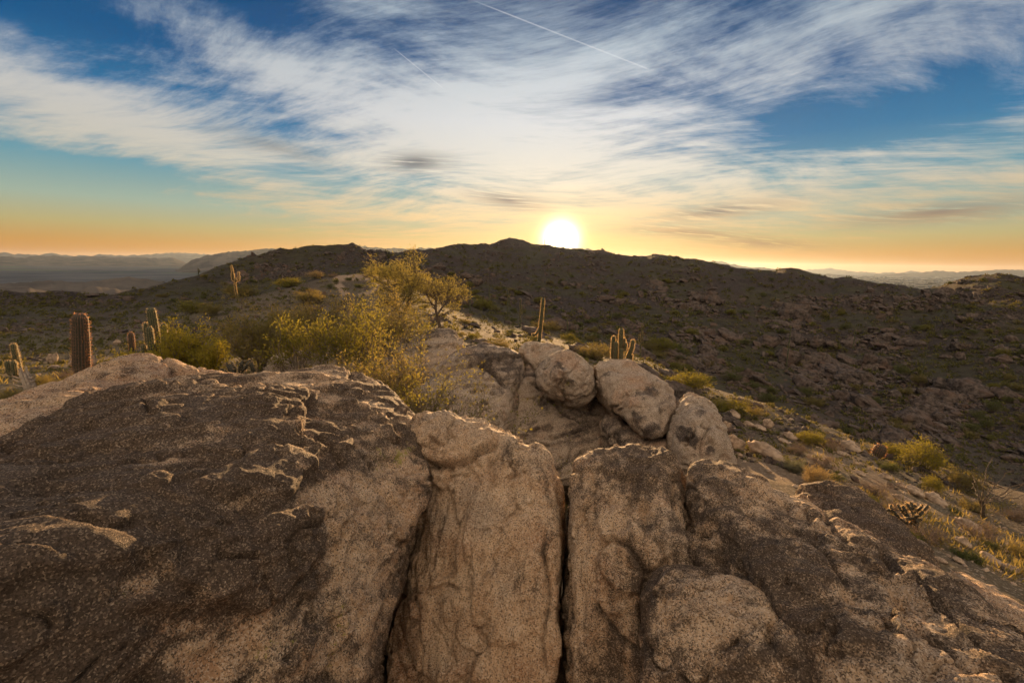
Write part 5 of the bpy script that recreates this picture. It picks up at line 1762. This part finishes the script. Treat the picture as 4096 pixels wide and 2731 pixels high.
def zone(px, py, dist):
    """where on the slopes a pixel lies, named by what one can find there"""
    if px < 700:
        return 'on the dark slope behind the left cacti'
    if px < 1500:
        return 'on the left hill above the knoll' if dist > 48 else 'on the slope below the knoll'
    if px < 2000:
        return 'under the saddle left of the sun' if dist > 90 else 'on the slope right of the small trees'
    if px < 2700:
        return 'high under the peak and the sun' if dist > 130 else 'on the sunny slope above the many armed saguaro' if dist > 45 else 'close behind the row of boulders'
    if px < 3300:
        return 'high on the slope right of the sun' if dist > 140 else 'around the row of rocks on the right slope' if dist > 70 else 'in the gully beyond the whitish boulder'
    if dist > 140:
        return 'below the rounded hilltop at the right' if px > 3750 else 'on the ridge left of the right saddle'
    if dist > 80:
        return 'above the very long dark slab' if px > 3650 else 'on the shaded slope below the right saddle'
    if px > 3760:
        return 'beside the very long dark slab' if py < 1680 else 'deep in the gully behind the ocotillo' if px > 3930 else 'behind the large airy golden bush'
    return 'below the egg shaped rock' if py < 1620 else 'in the gully above the red barrel cactus'


# scattered bushes of the slopes
rs = np.random.default_rng(77)
n_b = 0
tries = 0
while n_b < 275 and tries < 4000:
    tries += 1
    px = rs.uniform(-40, 4140)
    py = rs.uniform(985, 1760)
    if n_b < 70:
        px, py = rs.uniform(1780, 2900), rs.uniform(1130, 1480)
    loc, dist = hit(px, py)
    if loc is None or dist < 18 or (dist > 480):
        continue
    if px < 1700 and dist < 28:
        continue
    right = px > 1700
    y01 = (py - 1000) / 700
    wpx = (16 + 60 * y01 ** 1.2) * rs.uniform(0.6, 1.35)
    sunny = right and px < 3000
    kind = rs.choice(['gold', 'green', 'olive', 'dry'], p=[0.30, 0.28, 0.32, 0.10] if sunny else [0.10, 0.48, 0.34, 0.08])
    lab = {'gold': 'golden bush', 'green': 'dark green bush', 'olive': 'olive bush', 'dry': 'brown dry bush'}[str(kind)]
    lab = ('small ' if wpx < 24 else 'wide ' if wpx > 48 else '') + lab + ' ' + zone(px, py, dist)
    if put_bush(str(kind), px, py, wpx, wpx * rs.uniform(0.5, 0.75), lab, group='scattered bushes of the slopes'):
        n_b += 1
# ------------------------------------------------------------------ stones
def rock_points(rg, n=16, flat=0.55):
    v = rg.normal(size=(n, 3))
    v /= np.linalg.norm(v, axis=1)[:, None]
    v *= (0.75 + 0.35 * rg.random(n))[:, None]
    return v * np.array([1.0, 0.75, flat]) * 0.5


def hull_tris(pts):
    bm = bmesh.new()
    for p in pts:
        bm.verts.new(tuple(p))
    bmesh.ops.convex_hull(bm, input=bm.verts)
    bmesh.ops.delete(bm, geom=[v for v in bm.verts if not v.link_faces], context='VERTS')
    bmesh.ops.triangulate(bm, faces=bm.faces)
    bm.verts.index_update()
    V = np.array([v.co[:] for v in bm.verts])
    Fc = np.array([[v.index for v in f.verts] for f in bm.faces])
    bm.free()
    return V, Fc


rgk = np.random.default_rng(5)
SMALL = [hull_tris(rock_points(rgk, 13, rgk.uniform(0.35, 0.8))) for _ in range(24)]


def big_rock(seed, flat, rough_=1.0):
    """worn rock of unit length with ledges"""
    rg = np.random.default_rng(seed)
    bm = bmesh.new()
    for p in rock_points(rg, 20, flat):
        bm.verts.new(tuple(p))
    bmesh.ops.convex_hull(bm, input=bm.verts)
    bmesh.ops.delete(bm, geom=[v for v in bm.verts if not v.link_faces], context='VERTS')
    me = bpy.data.meshes.new('rock')
    bm.to_mesh(me)
    bm.free()
    o = bpy.data.objects.new('tmp', me)
    C.objects.link(o)
    md = o.modifiers.new('r', 'REMESH')
    md.mode = 'VOXEL'
    md.voxel_size = 0.045
    dg = bpy.context.evaluated_depsgraph_get()
    m2 = bpy.data.meshes.new_from_object(o.evaluated_get(dg))
    bpy.data.objects.remove(o)
    V, N = get_vn(m2)
    W = V * np.array([0.6, 1, 2.0])
    t = fbm(W / 0.35, 3, 0.55, seed=seed)
    V = V + N * (0.05 * terrace(t * 3, 0.3) / 1.5 + 0.05 * fbm(V / 0.3, 3, 0.55, seed=seed + 3) + 0.02 * fbm(V / 0.08, 2, 0.6, seed=seed + 5))[:, None] * rough_
    put_v(m2, V)
    m2.polygons.foreach_set('use_smooth', np.ones(len(m2.polygons), bool))
    m2.materials.clear()
    return m2


BIG = [big_rock(200 + k, f) for k, f in enumerate((0.35, 0.45, 0.6, 0.75, 0.5, 0.4, 0.65, 0.85))]
NEAR_ROCK = plain_mat('near_stone', (0.20, 0.145, 0.10), (0.42, 0.32, 0.23), 5, coords='Object')
for m_ in BIG:
    m_.materials.append(HILL_ROCK)
BIG_N = []
for m_ in BIG:
    c = m_.copy()
    c.materials.clear()
    c.materials.append(NEAR_ROCK)
    BIG_N.append(c)


def put_rock(px, py, w_px, h_px, tilt, label, k=None, near=False, group=None, name='rock', sink=0.25, depth=0.8, d=None):
    """rock centred on the pixel, w by h pixels large; tilt in degrees, positive sinks to the right"""
    if d is None:
        loc, dist = hit(px, py + h_px * 0.4)
        if loc is None:
            return None
        loc = np.array(loc)
    else:
        loc = at_ground(px, d)
    s = float(loc @ F_) / FPX
    cs = loc[1] / math.hypot(loc[0], loc[1])
    k = random.randrange(8) if k is None else k
    o = bpy.data.objects.new(name, (BIG_N if near else BIG)[k])
    C.objects.link(o)
    dims = o.data.vertices
    flat = (0.35, 0.45, 0.6, 0.75, 0.5, 0.4, 0.65, 0.85)[k]
    sx, sz = w_px * s * cs, h_px * s / flat
    o.scale = (sx * 1.05, sx * depth, sz * 1.05)
    o.rotation_euler = (random.uniform(-0.15, 0.15), R(tilt), math.atan2(-loc[0], loc[1]) * 1.0 + random.uniform(-0.3, 0.3))
    up = h_px * s * (0.5 - sink)
    o.location = (loc[0], loc[1], loc[2] + up)
    return tag(o, label, 'rock', group)


for a in (
    # row of big rocks catching the last light on the right slope
    (3075, 1362, 110, 70, 8, 'rounded rock at the left end of the row on the right slope', 3), (3150, 1370, 70, 42, 12, 'small rock second from the left end of the slope row', 6),
    (3185, 1348, 130, 50, 14, 'long flat topped rock in the middle of the slope row', 0), (3262, 1365, 80, 60, 20, 'brown block right of the long rock in the slope row', 3),
    (3320, 1372, 70, 42, 10, 'low brown rock before the sunlit end of the slope row', 2), (3388, 1372, 80, 38, 15, 'rock with an orange sunlit face at the right end of the slope row', 4),
    (3472, 1432, 66, 72, 28, 'big egg shaped dark rock below the slope row', 7), (3524, 1450, 50, 66, 18, 'upright dark rock leaning on the egg shaped one', 7),
    (3880, 1545, 300, 80, 14, 'very long dark slab near the right edge', 0), (3770, 1530, 120, 60, 10, 'dark block at the left end of the very long slab', 3),
    (3150, 1420, 130, 90, 15, 'big dark rock face under the slope row', 3), (2830, 1400, 100, 70, 20, 'round dark rock among golden bushes', 7),
    (3110, 1215, 60, 40, 10, 'pale flat rock face high on the right slope', 3), (3150, 1235, 80, 40, 20, 'stacked rounded rock right of the pale flat face', 6), (3180, 1260, 80, 36, 22, 'stacked rounded rock below the pale flat face', 6),
    (3100, 1305, 90, 30, 8, 'smooth long rock above the slope row', 0), (3230, 1210, 80, 26, 8, 'flat rock on top of the stacked ones', 1),
    (3540, 1320, 60, 36, -10, 'pale angular rock on the right slope', 2), (3640, 1365, 150, 50, 5, 'wide flat topped outcrop on the right slope', 1), (3500, 1365, 44, 34, 10, 'rounded rock right of the sunlit rock', 3),
    (3840, 1420, 50, 50, -20, 'two lobed rock standing on the shaded slope', 7), (4010, 1430, 90, 46, 14, 'reddish rock near the right edge', 6),
    (3230, 1530, 170, 70, 22, 'broken stack of slabs in the gully', 5), (3380, 1580, 130, 60, 20, 'dark slab in the gully below the broken stack', 1),
    (1757, 1063, 60, 34, 4, 'big rounded rock on the slope behind the trees', 6), (1715, 1078, 36, 26, 5, 'smaller rock left of the big rounded rock', 3), (1690, 1092, 70, 26, 0, 'flat rock under the big rounded rock', 1),
    (1870, 1100, 80, 34, 10, 'long rock under the left sunbeam gully', 0), (1905, 1125, 70, 40, 12, 'blocky rock on the slope above the short saguaro', 3), (1860, 1195, 90, 50, 20, 'dark outcrop left of the sunbeam gully', 5),
    (2240, 1290, 140, 70, 14, 'broad brown rock behind the tall saguaro', 1), (2150, 1330, 190, 40, 22, 'low dark ledge running to the tall saguaro', 0), (2430, 1190, 80, 36, 5, 'flat rock on the sunny slope', 1),
    (2480, 1205, 60, 40, 5, 'blocky rock beside the flat one on the sunny slope', 3), (2520, 1290, 90, 40, 25, 'leaning slab above the many armed saguaro', 5), (2340, 1400, 200, 50, 18, 'low ledge behind the round boulder', 0),
    (2560, 1400, 160, 70, 25, 'dark broken ledge right of the many armed saguaro', 5), (1950, 1370, 130, 40, 15, 'dark flat rocks behind the rounded grey boulder', 1),
    (360, 1180, 90, 22, -3, 'jagged dark outcrop on the left crest', 2), (1000, 1390, 60, 30, 0, 'low rock between the bushes', 6), (1270, 1230, 60, 40, 10, 'dark rock below the knoll', 3), (1210, 1275, 90, 50, -10, 'purple grey rock below the knoll', 2),
    (1310, 1390, 60, 40, 0, 'grey rock peeking through twigs', 3),
):
    put_rock(*a[:6], k=a[6])
for a in (
    (2930, 1652, 80, 46, 5, 'dark brown boulder right of the whitish one', 6), (2990, 1690, 60, 30, 10, 'flat tan stone behind the lit flat rock', 1), (3070, 1690, 52, 50, 25, 'upright brown stone on the edge of the slope', 7),
    (3036, 1706, 70, 30, 5, 'brown stone left of the upright one', 2), (3065, 1795, 180, 78, 20, 'large flat rock lit along its top beside the whitish boulder', 1), (2935, 1765, 100, 80, 25, 'tan rock wedged beside the whitish boulder', 3),
    (3160, 1740, 90, 34, 20, 'long tan rock below the slope edge', 0), (3130, 1760, 60, 30, 10, 'dark brown stone before the long tan one', 2), (2955, 1815, 34, 22, 0, 'small pale stone on the sandy ground', 6),
    (2900, 1700, 50, 60, 20, 'tan stone squeezed behind the whitish boulder', 3), (3400, 1780, 130, 44, 22, 'dark flat rock left of the red barrel cactus', 0), (3370, 1812, 60, 22, 8, 'sunlit brown stone left of the red barrel cactus', 4),
    (3420, 1848, 40, 24, 0, 'grey round stone below the red barrel cactus', 6), (3440, 1890, 60, 30, 5, 'reddish stone on the sandy slope', 2), (3540, 1900, 70, 32, 5, 'round grey stone under the green bush', 6),
    (3650, 1955, 110, 55, 15, 'big tan rock on the right slope', 2), (3600, 1935, 50, 30, 5, 'grey stone left of the big tan rock', 6), (3620, 1995, 120, 40, 18, 'dark overhanging rock with a shadow under it', 1), (3680, 2025, 90, 56, 10, 'brown block under the overhanging rock', 3),
    (3740, 1990, 150, 40, 22, 'dark slab below the dusky bush', 0), (3590, 2080, 36, 22, 10, 'small brown stone on the grass', 2), (3880, 2095, 150, 50, 18, 'dark brown rock below the mossy bush', 1),
    (3850, 2160, 100, 44, 14, 'pinkish rounded rock behind the dry bush', 6), (3960, 2230, 130, 60, 18, 'knobbly dark brown rock at the right edge', 5), (3830, 2235, 70, 30, 10, 'low brown rock beside the leafy mat', 2),
    (3760, 2235, 70, 26, 5, 'flat tan stone behind the rusty slab', 1), (4040, 2270, 90, 50, 10, 'dark rough rock cut by the right edge', 3), (3230, 1990, 80, 30, 20, 'flat stone just beyond the sloping boulder', 1),
    (215, 1430, 60, 60, 0, 'grey stone right of the barrel cactus', 3), (370, 1440, 44, 70, 10, 'brown stone behind the barrel cactus', 7), (290, 1450, 40, 30, 0, 'pale stone left of the barrel cactus', 6),
    (470, 1365, 44, 26, 0, 'low grey stone behind the golden bushes', 6),
):
    put_rock(*a[:6], k=a[6], near=True)

# countless stones of the slopes; the largest are things of their own
rs = np.random.default_rng(99)
cand = []
rk = np.asarray(rocky).reshape(NR, NA)
hits = []
for it_ in range(50000):
    px = rs.uniform(-60, 4160)
    py = rs.uniform(955, 1950)
    if it_ > 30000:
        px, py = rs.uniform(2500, 4160), rs.uniform(1180, 1950)
    if it_ > 46000:
        px, py = rs.uniform(-60, 1000), rs.uniform(1180, 1560)
    loc, dist = hit(px, py)
    if loc is not None and 9 < dist < 560:
        hits.append((it_, px, py, loc.x, loc.y, loc.z, dist))
HT = np.array(hits)
hd = np.hypot(HT[:, 3], HT[:, 4])
cl_all = pnoise(np.stack([HT[:, 3] / (0.06 * hd + 2), HT[:, 4] / (0.06 * hd + 2), np.full(len(HT), 3.3)], 1))
ia_ = np.clip(np.searchsorted(az_f, np.arctan2(HT[:, 3], HT[:, 4])), 0, NF - 1)
ir_ = np.clip(np.searchsorted(RAD, hd), 0, NR - 1)
rv_all = rk[ir_, ia_]
for (it_, px, py, x, y, z, dist), d, cl, rv in zip(hits, hd, cl_all, rv_all):
    on_knoll = 700 < px < 1650 and 15 < d < 48
    if rs.random() > (0.10 if on_knoll else (0.16 + 0.84 * rv) * min(1.0, max(0.12, 0.55 + 1.6 * cl))):
        continue
    w_px = min(8 + rs.lognormal(2.15, 0.8), 90) * (0.55 + 0.75 * min(1, max(0, (py - 1000) / 600)))
    w_px *= 1 + max(0.0, 1.1 * cl)
    if it_ > 30000:
        w_px *= 1.35
    if px < 900 and d < 90:
        w_px *= 0.8
    if d > 220:
        w_px = min(w_px, 26)
    cand.append((w_px, px, py, x, y, z, dist))
cand.sort(reverse=True)
for i, (w_px, px, py, x, y, z, dist) in enumerate(cand[:190]):
    s = dist * (y / math.hypot(x, y)) ** 2 / FPX * w_px * 1.15
    o = bpy.data.objects.new('slope_rock', BIG[rs.integers(0, 8)])
    C.objects.link(o)
    f_ = rs.uniform(0.55, 1.1)
    o.scale = (s, s * rs.uniform(0.6, 1.0), s * f_)
    o.rotation_euler = (rs.uniform(-0.2, 0.2), R(rs.normal(16, 10)), rs.uniform(-0.5, 0.5) + (math.pi if rs.random() < 0.0 else 0))
    o.location = (x, y, z + s * 0.03)
    tag(o, ('large ' if w_px > 95 else '') + ('flat' if f_ < 0.75 else 'blocky' if f_ > 0.95 else 'rounded') + ' dark rock ' + zone(px, py, dist), 'rock', 'rocks strewn over the slopes')
geo = Geo()
for w_px, px, py, x, y, z, dist in cand[190:]:
    V, Fc = SMALL[rs.integers(0, 24)]
    s = dist * (y / math.hypot(x, y)) ** 2 / FPX * w_px * 1.15
    a = rs.uniform(-0.6, 0.6)
    th = R(rs.normal(16, 14))
    Q = V * np.array([s, s * rs.uniform(0.6, 1), s * rs.uniform(0.6, 1.2)])
    Q = np.stack([Q[:, 0] * math.cos(th) + Q[:, 2] * math.sin(th), Q[:, 1], -Q[:, 0] * math.sin(th) + Q[:, 2] * math.cos(th)], 1)
    Q = np.stack([Q[:, 0] * math.cos(a) - Q[:, 1] * math.sin(a), Q[:, 0] * math.sin(a) + Q[:, 1] * math.cos(a), Q[:, 2]], 1)
    geo.add(Q + np.array([x, y, z + s * 0.02]), Fc)
tag(link('rubble', geo.mesh('rubble'), HILL_ROCK), 'countless broken dark stones covering the rocky slopes', kind='stuff')
# scrub too small and too much to count
sg = Geo()
tmpl = []
for k in range(6):
    rgs = np.random.default_rng(300 + k)
    g_ = Geo()
    v_ = rgs.normal(size=(20, 3))
    v_[:, 2] = np.abs(v_[:, 2])
    v_ /= np.linalg.norm(v_, axis=1)[:, None]
    leaves(g_, v_ * np.array([0.36, 0.36, 0.34]) * rgs.random((20, 1)) ** 0.4, v_, 0.34, 0.17, rgs, 0.5)
    tmpl.append((np.vstack(g_.v), np.vstack(g_.f)))
n_s = 0
for it_ in range(9500):
    px, py = rs.uniform(-60, 4160), rs.uniform(980, 1900)
    if it_ > 7800:
        px, py = (rs.uniform(-60, 1200), rs.uniform(1180, 1560)) if it_ % 2 else (rs.uniform(1700, 2800), rs.uniform(1250, 1560))
    loc, dist = hit(px, py)
    if loc is None or dist < 9 or dist > 480:
        continue
    V, Fc = tmpl[rs.integers(0, 6)]
    s = dist * (loc.y / math.hypot(loc.x, loc.y)) / FPX * rs.uniform(10, 32) * (0.6 + 0.6 * min(1, max(0, (py - 1000) / 600)))
    sg.add(V * s + np.array(loc), Fc)
tag(link('scrub', sg.mesh('scrub'), LEAF_SCRUB), 'low dark scrub dotted between the stones of the slopes', kind='stuff')
# pebbles and grass on the near ground
geo, gg = Geo(), Geo()
for _ in range(3200):
    px = rs.uniform(2850, 4600) if rs.random() < 0.65 else rs.uniform(-700, 1900)
    py = rs.uniform(1450, 2450)
    loc, dist = hit(px, py)
    if loc is None or dist > 24:
        continue
    V, Fc = SMALL[rs.integers(0, 24)]
    s = min(0.015 * math.exp(rs.normal(0.9, 0.7)), 0.22)
    a = rs.uniform(0, 6.28)
    Q = V * s
    Q = np.stack([Q[:, 0] * math.cos(a) - Q[:, 1] * math.sin(a), Q[:, 0] * math.sin(a) + Q[:, 1] * math.cos(a), Q[:, 2]], 1)
    geo.add(Q + np.array([loc.x, loc.y, loc.z + s * 0.1]), Fc)
tag(link('gravel', geo.mesh('gravel'), NEAR_ROCK), 'pebbles scattered over the near ground', kind='stuff')
pp = []
for _ in range(6000):
    px = rs.uniform(2850, 4500) if rs.random() < 0.5 else rs.uniform(-600, 2850)
    py = rs.uniform(1280, 2350)
    loc, dist = hit(px, py)
    if loc is not None and dist < 32:
        pp.append(tuple(loc))
pp = np.array(pp)
pp = pp[pnoise(np.stack([pp[:, 0] / 1.6, pp[:, 1] / 1.6, np.zeros(len(pp))], 1)) > 0.05]
pp = np.repeat(pp, 9, 0) + np.concatenate([rs.normal(size=(len(pp) * 9, 2)) * 0.05, np.full((len(pp) * 9, 1), -0.01)], 1)
dp = np.tile([0, 0, 1.0], (len(pp), 1))
leaves(gg, pp, dp, 0.10, 0.010, rs, 0.45)
tag(link('grass', gg.mesh('grass'), LEAF_STRAW if False else LEAF_OLIVE), 'short sparse grass and herbs on the near ground', kind='stuff')

# ------------------------------------------------------------------ masts on the peak
MAST = plain_mat('mast_steel', (0.05, 0.05, 0.05), (0.09, 0.085, 0.08), 3)
for px, d, top, wd_, label in ((2178, 462, 957, 0.45, 'tallest lattice mast left of the sun'), (2168, 462, 962, 0.2, 'thin mast beside the tallest one'), (2160, 464, 972, 0.18, 'short mast left of the thin one'),
                               (2192, 460, 978, 0.3, 'short stout mast nearest the sun'), (2104, 468, 952, 0.12, 'hair thin mast left of the group'), (2110, 468, 956, 0.12, 'second hair thin mast left of the group')):
    b = at_ground(px, d)
    h = max(hpx(px, top, b), 3.0)
    g1, g2, g3 = Geo(), Geo(), Geo()
    legs = [(math.cos(a) * wd_, math.sin(a) * wd_) for a in (0.5, 2.6, 4.7)]
    for lx, ly in legs:
        tube(g1, [(lx, ly, -1.0), (lx * 0.5, ly * 0.5, h * 0.6), (lx * 0.25, ly * 0.25, h)], wd_ * 0.18, wd_ * 0.12, 4)
    for k in range(9):
        z0, z1 = h * k / 9, h * (k + 1) / 9
        f0, f1 = 1 - 0.75 * k / 9, 1 - 0.75 * (k + 1) / 9
        for q in range(3):
            tube(g2, [(legs[q][0] * f0, legs[q][1] * f0, z0), (legs[(q + 1) % 3][0] * f1, legs[(q + 1) % 3][1] * f1, z1)], wd_ * 0.09, wd_ * 0.09, 3)
    tube(g3, [(0, 0, h - 0.1), (0, 0, h * 1.08)], wd_ * 0.12, wd_ * 0.05, 4)
    r = bpy.data.objects.new('antenna_mast', None)
    C.objects.link(r)
    r.location = b
    link('legs', g1.mesh('legs'), MAST, r).name = 'leg_frame'
    link('bracing', g2.mesh('bracing'), MAST, r)
    link('aerial', g3.mesh('aerial'), MAST, r)
    tag(r, label, 'mast', 'masts on the peak')

# ------------------------------------------------------------------ city in the valley
m, t, out = mat_new('city_buildings')
rn = t.new('ShaderNodeNewGeometry').outputs['Random Per Island']
dfs = t.new('ShaderNodeBsdfDiffuse')
t.put(dfs.inputs[0], t.mix(t.ss(rn, 0.3, 0.9), (0.08, 0.075, 0.07), (0.30, 0.28, 0.25)))
t.l.new(dfs.outputs[0], out.inputs[0])
geo = Geo()
boxF = np.array([[0, 1, 5, 4], [1, 2, 6, 5], [2, 3, 7, 6], [3, 0, 4, 7], [4, 5, 6, 7], [3, 2, 1, 0]])
for k in range(4200):
    left = rs.random() < 0.25
    px = rs.uniform(-200, 1000) if left else rs.uniform(2700, 4300)
    a_c = azel(px, 1100)[0]
    d = rs.uniform(1300, 3800) if left else math.exp(rs.uniform(math.log(2500), math.log(17000)))
    x, y = math.sin(a_c) * d, math.cos(a_c) * d
    sx, sy, sz = rs.lognormal(3.0, 0.7) * (1 + d / 9000), rs.lognormal(3.0, 0.6) * (1 + d / 9000), rs.lognormal(1.7, 0.5)
    q = np.array([(-1, -1), (1, -1), (1, 1), (-1, 1)]) * 0.5 * np.array([sx, sy])
    V = np.array([[x + u, y + v, PLAIN_Z - 1] for u, v in q] + [[x + u, y + v, PLAIN_Z + sz] for u, v in q])
    geo.add(V, boxF)
tag(link('distant_city', geo.mesh('distant_city'), m), 'spread of tiny pale buildings on the valley floor', kind='stuff')

# ------------------------------------------------------------------ haze
hz = bpy.data.meshes.new('haze')
bm = bmesh.new()
bmesh.ops.create_cube(bm, size=1.0)
bmesh.ops.scale(bm, vec=(59000, 59000, 530), verts=bm.verts)
bmesh.ops.translate(bm, vec=(0, 0, -190 + 265), verts=bm.verts)
bm.to_mesh(hz)
bm.free()
hm = bpy.data.materials.new('haze')
hm.use_nodes = True
hm.node_tree.nodes.clear()
t = NT(hm.node_tree)
out = t.new('ShaderNodeOutputMaterial')
pv = t.new('ShaderNodeVolumePrincipled')
pv.inputs['Color'].default_value = (0.66, 0.82, 1.0, 1)
pv.inputs['Density'].default_value = 1.15e-5
pv.inputs['Anisotropy'].default_value = 0.6
t.l.new(pv.outputs[0], out.inputs['Volume'])
tag(link('haze', hz, hm), kind='stuff')
